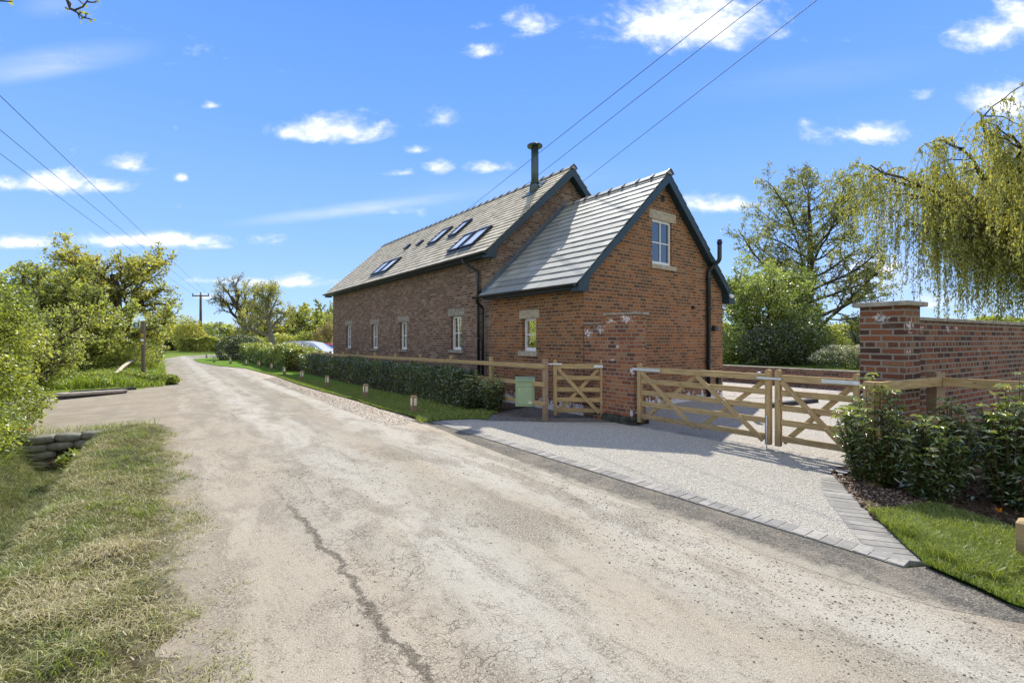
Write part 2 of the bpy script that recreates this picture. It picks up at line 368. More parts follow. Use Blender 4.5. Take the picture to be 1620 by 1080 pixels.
def glass_mat(name, dark, refl, rough=.02, op=.45):
    m, g = new_mat(name)
    a = g.n('ShaderNodeBsdfDiffuse', Color=dark); t = g.n('ShaderNodeBsdfTransparent', Color=(.8, .85, .85))
    mixa = g.n('ShaderNodeMixShader', i0=op); g.l.new(t.outputs[0], mixa.inputs[1]); g.l.new(a.outputs[0], mixa.inputs[2])
    gl = g.n('ShaderNodeBsdfGlossy', Color=(1, 1, 1), Roughness=rough)
    v = objc(g); bp = g.n('ShaderNodeBump', Height=g.noise(v, 3, 2), Strength=.12, Distance=.02); g.l.new(bp.outputs[0], gl.inputs['Normal'])
    fr = g.n('ShaderNodeFresnel', IOR=1.5)
    f = g.m('ADD', g.m('MULTIPLY', fr.outputs[0], 1.0), refl, clamp=True)
    mx_ = g.n('ShaderNodeMixShader', i0=f); g.l.new(mixa.outputs[0], mx_.inputs[1]); g.l.new(gl.outputs[0], mx_.inputs[2])
    o = g.n('ShaderNodeOutputMaterial'); g.l.new(mx_.outputs[0], o.inputs[0]); return m
M['glass'] = glass_mat('window_glass', (.03, .035, .03), .12)
M['sky_glass'] = glass_mat('skylight_glass', (.85, .87, .88), .12, .1, .95)
M['car_glass'] = glass_mat('car_glass', (.15, .19, .22), .25)

def wood_mat(name, c1, c2, rough=.75):
    m, g = new_mat(name); uv = uvc(g)
    st = g.vscale(uv, (1.2, 14, 1)); n = g.noise(st, 3, 6, .6, .6)
    n2 = g.noise(objc(g), 3, 3)
    col = g.mix(g.ss(n, .3, .7), c1, c2)
    col = g.mix(g.m('MULTIPLY', g.ss(n2, .5, .8), .3), col, (.20, .16, .09))
    kn = g.vor(g.vscale(uv, (3.1, 9, 1)), 1.3); col = g.mix(g.ss(kn, .12, .04), col, (.12, .06, .025))
    _, _, wz = g.xyz(wpos(g)); col = g.mix(g.m('MULTIPLY', g.ss(g.m('ADD', wz, g.m('MULTIPLY', g.m('SUBTRACT', g.noise(objc(g), 9, 5), .5), .4)), .42, .05), .6), col, (.17, .13, .08))
    col = g.mix(g.m('MULTIPLY', g.ss(g.noise(objc(g), 1.1, 4), .5, .72), .4), col, (.33, .27, .15)); r_ = rndf(g)
    finish(g, col, rough, .2, n, .35, .004); return m
M['wood'] = wood_mat('treated_timber', (.31, .215, .095), (.50, .365, .175))
M['wood_grey'] = wood_mat('greyed_timber', (.27, .19, .12), (.36, .26, .17))
M['pole_wood'] = wood_mat('pole_timber', (.07, .06, .05), (.13, .11, .09))

def bark_mat(name, c1, c2):
    m, g = new_mat(name); v = objc(g); n = g.noise(g.vscale(v, (3, 3, .8)), 4, 6, .7, .8)
    finish(g, g.mix(g.ss(n, .3, .7), c1, c2), .95, .1, n, .9, .03); return m
M['bark'] = bark_mat('bark_dark', (.045, .036, .028), (.13, .105, .08))
M['bark_grey'] = bark_mat('bark_grey', (.12, .11, .095), (.28, .26, .22))
M['twig'] = bark_mat('bark_twig', (.07, .045, .025), (.16, .10, .055))

def leaf_mat(name, ramp, trans=.45, gloss=.08, grough=.4, tcol=(1.25, 1.25, .6)):
    m, g = new_mat(name); r = rndf(g); col = g.ramp(r, ramp)
    d = g.n('ShaderNodeBsdfDiffuse', Color=col)
    tc_ = g.mix(1.0, col, tcol, 'MULTIPLY'); t = g.n('ShaderNodeBsdfTranslucent', Color=tc_)
    m1 = g.n('ShaderNodeMixShader', i0=trans); g.l.new(d.outputs[0], m1.inputs[1]); g.l.new(t.outputs[0], m1.inputs[2])
    gl = g.n('ShaderNodeBsdfGlossy', Color=(1, 1, 1), Roughness=grough)
    m2 = g.n('ShaderNodeMixShader', i0=gloss); g.l.new(m1.outputs[0], m2.inputs[1]); g.l.new(gl.outputs[0], m2.inputs[2])
    o = g.n('ShaderNodeOutputMaterial'); g.l.new(m2.outputs[0], o.inputs[0]); return m
LF = {}
LF['laurel'] = leaf_mat('leaf_laurel', [(0, (.045, .07, .02)), (.5, (.10, .145, .036)), (.85, (.16, .215, .055)), (1, (.28, .33, .09))], .42, .10, .30)
LF['laurel_tip'] = leaf_mat('leaf_laurel_tip', [(0, (.20, .26, .05)), (.7, (.32, .36, .08)), (1, (.38, .22, .08))], .4, .12, .3)
LF['hedge_light'] = leaf_mat('leaf_hedge', [(0, (0.068, 0.115, 0.024)), (.4, (0.176, 0.243, 0.043)), (.8, (0.351, 0.392, 0.068)), (1, (0.486, 0.459, 0.108))], .42, .08, .4)
LF['hawthorn'] = leaf_mat('leaf_hawthorn', [(0, (.11, .15, .03)), (.5, (.26, .31, .065)), (1, (.47, .49, .13))], .58, .05, .4)
LF['hedgerow'] = leaf_mat('leaf_hedgerow', [(0, (.17, .20, .045)), (.5, (.37, .41, .10)), (1, (.60, .60, .18))], .58, .06, .45)
LF['oak'] = leaf_mat('leaf_oak', [(0, (.22, .22, .05)), (.5, (.43, .42, .11)), (1, (.62, .57, .18))], .58, .04, .5)
LF['dark'] = leaf_mat('leaf_dark', [(0, (.03, .045, .014)), (.5, (.07, .095, .028)), (1, (.14, .17, .045))], .3, .08, .4)
LF['alder'] = leaf_mat('leaf_alder', [(0, (.12, .13, .04)), (.5, (.25, .26, .09)), (1, (.40, .39, .14))], .58, .05, .4)
LF['lime'] = leaf_mat('leaf_maple', [(0, (.15, .19, .05)), (.5, (.30, .36, .11)), (1, (.48, .53, .20))], .5, .06, .4)
LF['willow'] = leaf_mat('leaf_willow', [(0, (.24, .24, .06)), (.5, (.45, .44, .11)), (1, (.68, .62, .18))], .45, .06, .4)
LF['cream'] = leaf_mat('flower_cream', [(0, (.30, .28, .16)), (.4, (.52, .50, .38)), (1, (.75, .72, .60))], .25, .02)
LF['russet'] = leaf_mat('leaf_russet', [(0, (.24, .2, .10)), (.5, (.38, .31, .17)), (1, (.48, .38, .22))], .4, .02)
LF['orange'] = leaf_mat('flower_orange', [(0, (.6, .16, .01)), (1, (.8, .35, .02))], .3, .02)
LF['field'] = leaf_mat('grass_lush', [(0, (.11, .17, .02)), (.5, (.24, .33, .04)), (1, (.42, .48, .09))], .45, .05, .5)
LF['lawn'] = leaf_mat('grass_lawn', [(0, (.11, .15, .02)), (.5, (.22, .28, .04)), (1, (.38, .42, .09))], .4, .05, .5)
LF['mown'] = leaf_mat('grass_mown', [(0, (.08, .11, .025)), (.3, (.18, .21, .05)), (.5, (.25, .25, .085)), (.75, (.34, .31, .13)), (1, (.46, .40, .23))], .3, .04, .5)

# ground materials
def ground_mat():
    m, g = new_mat('field_grass'); p = wpos(g)
    n = g.noise(p, .35, 5); n2 = g.noise(p, 14, 6, .7); n3 = g.noise(p, .05, 3)
    col = g.mix(g.ss(n, .3, .7), (.13, .20, .03), (.22, .30, .045)); col = g.mix(g.m('MULTIPLY', g.ss(n2, .4, .7), .6), col, (.055, .06, .025))
    col = g.mix(g.m('MULTIPLY', g.ss(n3, .4, .7), .4), col, (.24, .27, .07))
    n9 = g.noise(p, 3.5, 6, .75); col = g.mix(g.m('MULTIPLY', g.ss(n9, .42, .66), .5), col, (.07, .10, .02))
    finish(g, col, .95, .05, n2, 1.0, .05); return m
M['ground'] = ground_mat()
def verge_mat():
    m, g = new_mat('verge_soil'); p = wpos(g); n = g.noise(p, 9, 7, .75); n2 = g.noise(p, 1.2, 4)
    col = g.mix(g.ss(n, .3, .7), (.045, .038, .022), (.17, .14, .075)); col = g.mix(g.m('MULTIPLY', g.ss(n2, .35, .7), .5), col, (.10, .13, .03))
    px, py, _ = g.xyz(p); qv_ = g.m('ADD', g.m('MULTIPLY', g.m('SUBTRACT', px, 1.48), .8), g.m('MULTIPLY', g.m('SUBTRACT', py, 9.7), .6))
    col = g.mix(g.ss(g.m('ADD', qv_, g.m('MULTIPLY', g.m('SUBTRACT', g.noise(p, 5, 6, .7), .5), .7)), -7.1, -6.8), col, (.33, .29, .215))
    finish(g, col, .95, .05, n, 1.0, .05); return m
M['verge'] = verge_mat()
def road_mat():
    m, g = new_mat('lane_surface'); uv = uvc(g); q, t, _ = g.xyz(uv)
    st = g.vscale(uv, (1, .28, 1))
    warp = g.m('MULTIPLY', g.m('SUBTRACT', g.noise(g.vscale(uv, (.5, .3, 1)), 1.6, 4), .5), 1.5)
    qq = g.m('ADD', q, warp)
    base = g.ramp(g.m('DIVIDE', g.m('ADD', qq, 8), 6), [     # q from -8 to -2 across the lane
        (0.0, (.36, .315, .235)), (.18, (.38, .335, .255)), (.30, (.34, .30, .235)), (.36, (.31, .285, .23)), (.46, (.39, .375, .325)), (.54, (.345, .325, .27)),
        (.60, (.29, .26, .20)), (.68, (.40, .385, .335)), (.76, (.385, .36, .30)), (.84, (.345, .295, .22)), (1, (.30, .26, .195))])
    n1 = g.noise(st, 1.1, 6, .6, .3); n2 = g.noise(uv, 4.5, 8, .7); n3 = g.noise(uv, 55, 5, .7); n4 = g.noise(st, 2.6, 7, .68, .5)
    col = g.mix(g.m('MULTIPLY', g.ss(n1, .45, .68), .4), base, (.42, .405, .355))
    far = g.ss(t, 5, 22); col = g.mix(g.m('MULTIPLY', far, .6), col, (.34, .335, .30))
    sandy = g.m('MULTIPLY', g.ss(g.noise(st, .8, 5, .6), .48, .62), .55); col = g.mix(sandy, col, (.385, .335, .255))
    # gritty patches where the fine dust has gone
    gp = g.m('MULTIPLY', g.ss(n4, .46, .62), g.ss(n3, .40, .58)); col = g.mix(g.m('MULTIPLY', gp, .85), col, (.12, .10, .075))
    pt = g.m('MULTIPLY', g.ss(g.noise(g.vscale(uv, (1, .45, 1), (2, 5, 0)), 1.7, 8, .68, .7), .53, .60), g.ss(n2, .38, .55)); col = g.mix(g.m('MULTIPLY', pt, .5), col, (.205, .18, .14))
    n5 = g.noise(g.vscale(uv, (1, .5, 1)), 17, 7, .72, .6); col = g.mix(g.m('MULTIPLY', g.m('MULTIPLY', g.ss(n5, .52, .66), g.ss(n2, .40, .60)), .62), col, (.16, .135, .10))
    n6 = g.noise(uv, 140, 3, .6); col = g.mix(g.m('MULTIPLY', g.ss(n6, .48, .66), .6), col, (.15, .13, .10)); col = g.mix(g.m('MULTIPLY', g.ss(n6, .5, .34), .5), col, (.54, .51, .44))
    n7 = g.noise(g.vscale(uv, (1, .6, 1)), 30, 6, .75, .4); col = g.mix(g.m('MULTIPLY', g.ss(n7, .53, .68), .5), col, (.17, .145, .11))
    sp = g.vor(uv, 42, out=0); spm = g.m('MULTIPLY', g.ss(sp, .26, .12), g.ss(n2, .46, .62)); col = g.mix(g.m('MULTIPLY', spm, .8), col, (.13, .11, .09))
    sp2 = g.vor(uv, 130, out=0); col = g.mix(g.m('MULTIPLY', g.ss(sp2, .25, .1), .4), col, (.20, .17, .14))
    sp3 = g.vor(g.vscale(uv, (1, 1, 1), (3.3, 1.7, 0)), 75, out=0); col = g.mix(g.m('MULTIPLY', g.ss(sp3, .2, .1), .45), col, (.72, .68, .60))
    trk = g.m('MULTIPLY', g.ss(g.noise(g.vscale(uv, (.45, 1.1, 1)), 1.5, 6, .62, .8), .49, .58), g.m('MULTIPLY', g.ss(q, -5.9, -7.4), g.ss(t, -1, 3)))
    col = g.mix(g.m('MULTIPLY', trk, .62), col, (.185, .155, .115))
    fs = g.m('MULTIPLY', g.ss(g.noise(st, 3.2, 6, .65), .47, .62), g.m('MULTIPLY', g.ss(t, 0, 5), .6)); col = g.mix(fs, col, (.225, .205, .165))
    lane = g.m('ADD', q, g.m('MULTIPLY', g.m('SUBTRACT', g.noise(g.vscale(uv, (1, .3, 1)), 1.3, 5), .5), .5))
    for qc, wd_, cc_, kk in ((-4.6, .30, (.25, .225, .18), .6), (-6.3, .22, (.27, .245, .195), .5), (-3.9, .28, (.45, .43, .38), .5), (-5.45, .36, (.45, .43, .38), .5)):
        bm_ = g.m('MULTIPLY', g.ss(g.m('ABSOLUTE', g.m('SUBTRACT', lane, qc)), wd_, wd_ * .3), g.m('MULTIPLY', g.ss(t, -.5, 4), g.m('MULTIPLY', g.ss(g.noise(uv, 2.6, 6, .7), .36, .56), kk))); col = g.mix(bm_, col, cc_)
    # cracked tarmac edge running along the lane
    cw = g.n('ShaderNodeVectorMath', dict(operation='ADD'), i0=uv); s2 = g.n('ShaderNodeVectorMath', dict(operation='SCALE')); g.l.new(g.noisec(uv, 5, 4), s2.inputs[0]); s2.inputs['Scale'].default_value = .42
    g.l.new(s2.outputs[0], cw.inputs[1]); ck = g.vor(cw.outputs[0], 9.0, 'DISTANCE_TO_EDGE', 0)
    zone = g.m('MAXIMUM', g.ss(g.m('ABSOLUTE', g.m('ADD', g.m('ADD', q, 5.75), g.m('MULTIPLY', g.m('SUBTRACT', g.noise(uv, 1.4, 3), .5), .6))), .55, .1), g.m('MULTIPLY', g.ss(g.noise(uv, .7, 3), .55, .68), .7))
    zone = g.m('MULTIPLY', zone, g.ss(t, 2.0, -1.5))
    ckm = g.m('MULTIPLY', g.m('MULTIPLY', g.ss(ck, .035, .006), zone), g.ss(g.noise(uv, 3.1, 5), .42, .62)); col = g.mix(g.m('MULTIPLY', ckm, .38), col, (.13, .105, .075))
    edge = g.ss(g.m('ABSOLUTE', g.m('ADD', g.m('ADD', q, 6.0), g.m('MULTIPLY', g.m('SUBTRACT', g.noise(uv, 2.2, 6, .7), .5), .34))), .04, .0)
    edge = g.m('MULTIPLY', g.m('MULTIPLY', edge, g.ss(t, -1.6, -2.6)), g.ss(g.noise(uv, 24, 7, .8), .42, .54)); col = g.mix(g.m('MULTIPLY', edge, .55), col, (.12, .10, .07))
    # trampled earth along the grass on the left
    ed = g.m('MULTIPLY', g.ss(g.m('ADD', q, g.m('MULTIPLY', g.m('SUBTRACT', g.noise(uv, 2.5, 6), .5), .9)), -6.45, -6.95), .6); col = g.mix(ed, col, (.27, .235, .18))
    # loose brown stones beside the lawn strip
    gz = g.m('MULTIPLY', g.ss(g.m('ADD', q, g.m('MULTIPLY', g.m('SUBTRACT', g.noise(uv, 1.2, 5), .5), 1.2)), -3.85, -3.3), g.ss(t, .2, 2))
    vc = g.vor(uv, 34, out=1); gcol = g.mix(g.xyz(vc)[0], (.26, .215, .17), (.62, .55, .46)); col = g.mix(g.m('MULTIPLY', gz, .8), col, gcol)
    h = g.m('ADD', g.m('ADD', g.m('MULTIPLY', n2, .9), g.m('MULTIPLY', n3, .5)), g.m('MULTIPLY', g.m('ADD', ckm, edge), -.9))
    h = g.m('ADD', h, g.m('MULTIPLY', spm, .25))
    col = g.mix(1.0, col, (1.02, 1.0, .955), 'MULTIPLY')
    finish(g, col, .95, .08, h, .8, .022); return m
M['road'] = road_mat()
def stones_mat(name, c1, c2, c3, scale, bst=.9):
    m, g = new_mat(name); p = wpos(g)
    vc = g.vor(p, scale, out=1); d = g.vor(p, scale, out=0); r, g_, _ = g.xyz(vc)
    col = g.mix(r, c1, c2); col = g.mix(g.m('MULTIPLY', g.ss(g_, .75, .95), .8), col, c3)
    col = g.mix(g.m('MULTIPLY', g.ss(d, .35, .6), .55), col, tuple(x * .35 for x in c1))
    big = g.noise(p, 1.3, 5); col = g.mix(g.m('MULTIPLY', g.ss(big, .4, .7), .25), col, c1)
    finish(g, col, .9, .1, g.m('SUBTRACT', 1, d), bst, .012); return m
M['gravel'] = stones_mat('pale_gravel', (.46, .43, .35), (.68, .64, .545), (.76, .70, .55), 105)
M['gravel_dark'] = stones_mat('slate_chippings', (.13, .12, .105), (.30, .27, .235), (.42, .38, .34), 48)
M['court'] = stones_mat('court_gravel', (.38, .35, .29), (.56, .53, .46), (.66, .63, .56), 55)
M['tarmac'] = stones_mat('new_tarmac', (.11, .10, .082), (.235, .215, .175), (.36, .33, .27), 80, .8)
def dusty(m, c, th=.45):
    g = NT(m.node_tree); b = [n for n in m.node_tree.nodes if n.type == 'BSDF_PRINCIPLED'][0]
    src = b.inputs['Base Color'].links[0].from_socket; p = wpos(g)
    q = g.m('MULTIPLY', g.ss(g.noise(p, 2.2, 7, .7), th, th + .25), .6); g.l.new(g.mix(q, src, c), b.inputs['Base Color'])
g_ = NT(M['tarmac'].node_tree); b_ = [n for n in M['tarmac'].node_tree.nodes if n.type == 'BSDF_PRINCIPLED'][0]
uq, ut, _z = g_.xyz(uvc(g_)); fq = g_.ss(g_.m('ADD', uq, g_.m('MULTIPLY', g_.m('SUBTRACT', g_.noise(uvc(g_), 7, 7, .75), .5), .5)), -3.18, -3.34)
src_ = b_.inputs['Base Color'].links[0].from_socket; g_.l.new(g_.mix(g_.m('MULTIPLY', fq, .9), src_, (.345, .31, .24)), b_.inputs['Base Color'])
dusty(M['tarmac'], (.29, .25, .19), .43)
def paver_mat():
    m, g = new_mat('pavers'); v = objc(g); r = rndf(g); n = g.noise(v, 22, 6, .7)
    col = g.ramp(r, [(0, (.20, .195, .175)), (.5, (.26, .25, .225)), (1, (.34, .325, .285))]); col = g.mix(g.m('MULTIPLY', g.ss(n, .42, .66), .5), col, (.17, .15, .12)); col = g.mix(g.m('MULTIPLY', g.ss(g.noise(v, 2.5, 5, .7), .5, .7), .5), col, (.38, .35, .29))
    finish(g, col, .85, .15, g.noise(v, 90, 3), .3, .003); return m
M['paver'] = paver_mat()
def soil_mat():
    m, g = new_mat('soil'); p = wpos(g); n = g.noise(p, 12, 7, .75); v = g.vor(p, 30)
    col = g.mix(g.ss(n, .3, .7), (.05, .034, .024), (.19, .135, .09)); finish(g, col, .95, .05, g.m('ADD', n, g.m('MULTIPLY', v, -.5)), 1.0, .05); return m
M['soil'] = soil_mat()
def lawn_mat():
    m, g = new_mat('lawn_turf'); p = wpos(g); n = g.noise(p, 30, 5, .7); n2 = g.noise(p, 2, 3)
    col = g.mix(g.ss(n, .3, .7), (.07, .14, .015), (.15, .25, .03)); col = g.mix(g.m('MULTIPLY', g.ss(n2, .4, .7), .3), col, (.18, .24, .05))
    finish(g, col, .9, .05, n, 1.0, .03); return m
M['lawn'] = lawn_mat()

# ------------------------------------------------------------------ ground, lane, drive
def ground_z(X, Y):
    q = (X - C[0]) * .8 + (Y - C[1]) * .6; t = -(X - C[0]) * .6 + (Y - C[1]) * .8
    near = 1 / (1 + np.exp((t - 4.02) / .03))                     # ditch stops at the culvert headwall
    prof = np.interp(-q, [0, 6.5, 6.85, 7.25, 7.7, 7.9, 8.2, 8.55, 8.85, 9.3, 12, 16], [-.03, -.03, .0, .06, .05, -.02, -.58, -.60, -.22, .10, .2, .2])
    n = vnoise(X, Y, 2.4, 3) - .5; nf = vnoise(X, Y, 4.5, 13, 3) - .5
    z = -.03 + near * ((prof + .03) + n * np.clip((-q - 6.85) / .5, 0, 1) * .12 + nf * np.clip((-q - 6.6) / .2, 0, 1) * np.clip((7.6 + q) / .3, 0, 1) * .09)
    far = 1 / (1 + np.exp((12.2 - t) / .15)) * np.clip((-q - 7.25) / .7, 0, 1) * np.clip((40 - t) / 5, 0, 1)
    z = z + far * (.13 + .10 * n)
    rt = np.clip((q - 9.98) / .12, 0, 1) * ((t > -6) & (t < 40)); z = z + rt * 0
    return z
def axis(fine0, fine1, step, lo, hi):
    mid = np.arange(fine0, fine1 + 1e-6, step); a = [fine0]; s_ = step
    while a[-1] > lo: s_ *= 1.13; a.append(a[-1] - s_)
    b = [fine1]; s_ = step
    while b[-1] < hi: s_ *= 1.13; b.append(b[-1] + s_)
    return np.array(sorted(set(a[1:])) + list(mid) + b[1:])
ax_, ay_ = axis(-13, -.6, .07, -1800, 1800), axis(1.0, 13, .07, -400, 2600)
GX, GY = np.meshgrid(ax_, ay_); GZ = ground_z(GX, GY)
V = np.stack([GX, GY, GZ], -1).reshape(-1, 3); nx, ny = len(ax_), len(ay_)
I = (np.arange(ny - 1)[:, None] * nx + np.arange(nx - 1)[None]).ravel(); F = np.stack([I, I + 1, I + nx + 1, I + nx], -1)
o = mesh_np('ground', V, F, M['ground'], smooth=True); tag(o, kind='structure')
o.data.materials.append(M['verge'])
cxm = V[F].mean(1); qv, tv = QT(cxm[:, 0], cxm[:, 1]); mi = ((qv < -6.2) & (qv > -9.8) & (tv < 4.3) & (tv > -16)).astype(np.int32); o.data.polygons.foreach_set('material_index', mi)

def rough_line(pts, step=.12, amp=.03, seed=1):
    out = []
    for i in range(len(pts) - 1):
        a, b = np.array(pts[i], float), np.array(pts[i + 1], float); L = np.linalg.norm(b - a); n = max(1, int(L / step)); d = (b - a) / max(L, 1e-6); nn = np.array([-d[1], d[0]])
        for k in range(n):
            p = a + (b - a) * k / n; w_ = (vnoise(np.array([p[0]]), np.array([p[1]]), 2.2, seed, 4)[0] - .5) * 2 * amp; out.append(tuple(p + nn * w_))
    out.append(tuple(pts[-1])); return out
def sheet(name, poly, z, mat, kind='structure', qtuv=True):
    me = bpy.data.meshes.new(name); bm = bmesh.new(); vs = [bm.verts.new((x, y, z)) for x, y in poly]
    es = [bm.edges.new((vs[i], vs[(i + 1) % len(vs)])) for i in range(len(vs))]
    bmesh.ops.triangle_fill(bm, use_beauty=True, edges=es)
    for f in bm.faces:
        if f.normal.z < 0: f.normal_flip()
    uvl = bm.loops.layers.uv.new('UVMap')
    for f in bm.faces:
        for l in f.loops: l[uvl].uv = QT(l.vert.co.x, l.vert.co.y)
    bm.to_mesh(me); bm.free(); me.materials.append(mat); o = bpy.data.objects.new(name, me); COL.objects.link(o); tag(o, kind=kind); return o
# left edge of the lane (towards the camera first), the track mouth, then the far bend
left_near = rough_line([W(-7.5, -16), W(-7.5, -6), W(-7.5, -3), W(-7.5, 0), W(-7.5, 2.6), W(-7.5, 3.6), W(-7.8, 4.0), W(-8.3, 4.06)], .1, .11, 4)
track = rough_line([W(-8.3, 4.06), W(-9.3, 4.05), W(-10, 4.6), W(-14, 5.5), W(-22, 8)], .3, .08, 5) + rough_line([W(-22, 12), W(-14, 11.9), W(-9.6, 12.4), W(-7.9, 12.3), W(-7.2, 13.1)], .25, .10, 6)
bend = [W(-6.95, 14), W(-6.85, 20), W(-7.0, 28), W(-7.3, 38), W(-5.5, 46.5), W(1, 51), W(15, 54), W(40, 57), W(40, 54), W(16, 51), W(3, 47.5), W(-2.5, 43.5), W(-5.0, 37.5), W(-5.0, 32)]
right = rough_line([W(-4.9, 31), G(344, 578.5), G(389, 583), G(439, 596), G(475, 609.6), G(507, 618.5), G(561, 633), G(602, 646.7), G(641, 657), W(-2.93, 1.35)], .15, .05, 8)
right2 = [W(-2.9, -9), W(-2.6, -16)]
road_poly = left_near + track[1:] + rough_line(bend, .5, .06, 9)[:-1] + right + right2
o = sheet('road', road_poly, 0.0, M['road'])
# new tarmac strip
st_in = [W(-2.86, 1.5), W(-2.86, -5.9), G(1464, 896), G(1540, 930), (3.0, 2.76), (3.9, 1.6)]
st_out = rough_line([(3.75, 1.45), (2.93, 2.62), G(1478, 960), G(1344, 922), G(1211, 878), G(1078, 824), G(900, 762), G(760, 705), G(690, 676), G(620, 659), W(-3.1, 1.75)], .08, .05, 11)
sheet('road_margin', st_in + st_out, .0015, M['tarmac'])
# gravel apron
gr = [W(-2.84, 1.32), W(-2.84, -5.85), (2.95, 3.5), (3.2, 4.35), (3.75, 5.42), (4.1, 5.65), W(.1, -4.7), W(.1, -1.3), (1.85, 9.0), (.9, 9.02), (-.5, 9.2), W(-1.6, 1.25)]
sheet('driveway', gr, .004, M['gravel'])
sheet('chippings', rough_line([(-.9, 9.45), (-.5, 9.2), (.9, 9.02), (1.85, 9.0), W(.35, -1.28)], .1, .01, 3) + [W(.35, .4), W(.02, .4), W(.02, 4.2), W(-1.2, 4.2)], .012, M['gravel_dark'])
sheet('courtyard_ground', [W(.06, -4.9), W(1.2, -8.5), W(9.95, -8.5), W(9.95, 24), W(.06, 24), W(.06, -1.2)], .006, M['court'])
sheet('courtyard_concrete', [W(5.7, -.7), W(7.2, -1.3), W(9.6, -1.6), W(9.6, 6), W(5.7, 6)], .012, M['concrete'])
lawn_edge = [W(-2.93, 1.35), G(641, 657), G(602, 646.7), G(561, 633), G(507, 618.5), G(475, 609.6), G(439, 596), G(389, 583), G(344, 578.5), W(-4.9, 31)]
lawn_poly = rough_line(lawn_edge, .15, .03, 8) + [W(-5.0, 32), W(-5.0, 37.5), W(-3.2, 41.5), W(-1.1, 40), W(-1.0, 1.7), (-.5, 9.22), (-.75, 9.3), W(-2.6, 1.3)]
sheet('lawn_strip', lawn_poly, .022, M['lawn'])
sheet('hedge_soil', rough_line([W(-1.5, 1.45), W(-1.62, 8), W(-1.75, 18), W(-1.9, 40)], .3, .05) + [W(-.2, 40), W(-.2, 1.6)], .03, M['soil'])
sheet('raised_bed', [W(10.1, -8), W(60, -8), W(60, 30), W(10.1, 30)], .45, M['ground'])
# bed and lawn patch right of the drive
bedl = [(3.98, 5.78), G(1349, 744.5), G(1340, 755), G(1355, 793), G(1385, 822)]
sheet('shrub_bed', bedl + rough_line([G(1385, 822), G(1480, 800), G(1560, 830), (3.9, 3.2), (4.4, 2.2)], .12, .06, 12) + [(9, -1), (12, 4), (6.5, 6.6), (5.3, 6.1)], .02, M['soil'])
lawn_r = [G(1372, 812), G(1402, 838), G(1430, 866), G(1462, 894)] + rough_line([G(1462, 896), G(1540, 930), (2.98, 2.78), (4.2, 1.2), (5.4, -.2)], .1, .02, 2) + [(6.2, .6), (4.4, 2.9)] + rough_line([(4.2, 3.2), G(1560, 828), G(1480, 802), G(1372, 812)], .1, .06, 12)[:-1]
sheet('lawn_patch', lawn_r, .028, M['lawn'])

# paver bands: real blocks
def pavers():
    mb = MB()
    def block(p, d, w_, l_, z=.009):
        d = np.array(d) / np.linalg.norm(d); nn = np.array([-d[1], d[0]]); gp = .004
        o_ = np.array(p) + d * gp - nn * (l_ / 2 - gp)
        dz = random.uniform(-.002, .002)
        mb.frame_box((o_[0], o_[1], z - .05 + dz), (*(d * (w_ - 2 * gp)), 0), (*(nn * (l_ - 2 * gp)), 0), (0, 0, .05), random.random())
    def band(pts, w_, l_):
        pts = [np.array(p, float) for p in pts]; seg = [np.linalg.norm(pts[i + 1] - pts[i]) for i in range(len(pts) - 1)]; tot = sum(seg)
        n = int(tot / w_)
        for k in range(n):
            s_ = k * tot / n; i = 0
            while i < len(seg) - 1 and s_ > seg[i]: s_ -= seg[i]; i += 1
            d = (pts[i + 1] - pts[i]) / seg[i]; L = l_(k / n) if callable(l_) else l_
            block(pts[i] + d * s_, d, tot / n, L)
    band([W(-2.74, 1.3), W(-2.74, -5.9)], .105, .2)
    band([G(1428, 887), G(1387, 849), G(1362, 820), G(1341, 799), G(1328, 780), G(1322, 755)], .105, lambda f: .34 - .04 * f)
    band([W(.04, -1.35), W(.04, -4.95)], .105, .2)
    band([(1.95, 8.93), (.9, 8.96), (-.5, 9.13), W(-1.75, 1.22)], .2, .045)
    return mb.build('paving', M['paver'], bevel=.004)
o = pavers(); tag(o, kind='structure')

# scattered stones as geometry
OCT = np.array([(1, 0, 0), (0, 1, 0), (-1, 0, 0), (0, -1, 0), (0, 0, 1), (0, 0, -1)], float)
OF = np.array([(0, 1, 4), (1, 2, 4), (2, 3, 4), (3, 0, 4), (1, 0, 5), (2, 1, 5), (3, 2, 5), (0, 3, 5)])
CUBE = np.array([(-1, -1, -1), (1, -1, -1), (1, 1, -1), (-1, 1, -1), (-1, -1, 1), (1, -1, 1), (1, 1, 1), (-1, 1, 1)], float)
def stones(name, P, size, mat, flat=.55, z=0.0, rnd=None):
    n = len(P); s_ = size[:, None, None] * (0.7 + .6 * rng.random((n, 1, 3))) * np.array([1, 1, flat])
    Vv = OCT[None] * s_ + rng.normal(0, .16, (n, 6, 3)) * size[:, None, None] * .8
    a = rng.random(n) * 6.283; ca_, sa_ = np.cos(a), np.sin(a)
    X = Vv[..., 0] * ca_[:, None] - Vv[..., 1] * sa_[:, None]; Y = Vv[..., 0] * sa_[:, None] + Vv[..., 1] * ca_[:, None]
    Vv = np.stack([X + P[:, 0:1], Y + P[:, 1:2], Vv[..., 2] + z + size[:, None] * flat * .35], -1)
    Fv = (OF[None] + np.arange(n)[:, None, None] * 6).reshape(-1, 3)
    r = np.repeat(rng.random(n) if rnd is None else rnd, 8)
    return mesh_np(name, Vv.reshape(-1, 3), Fv, mat, rnd=r)
def pebble_mat(name, stops):
    m, g = new_mat(name); finish(g, g.ramp(rndf(g), stops), .85, .15); return m
M['peb_pale'] = pebble_mat('pebble_pale', [(0, (.44, .405, .33)), (.5, (.60, .56, .475)), (1, (.76, .72, .61))])
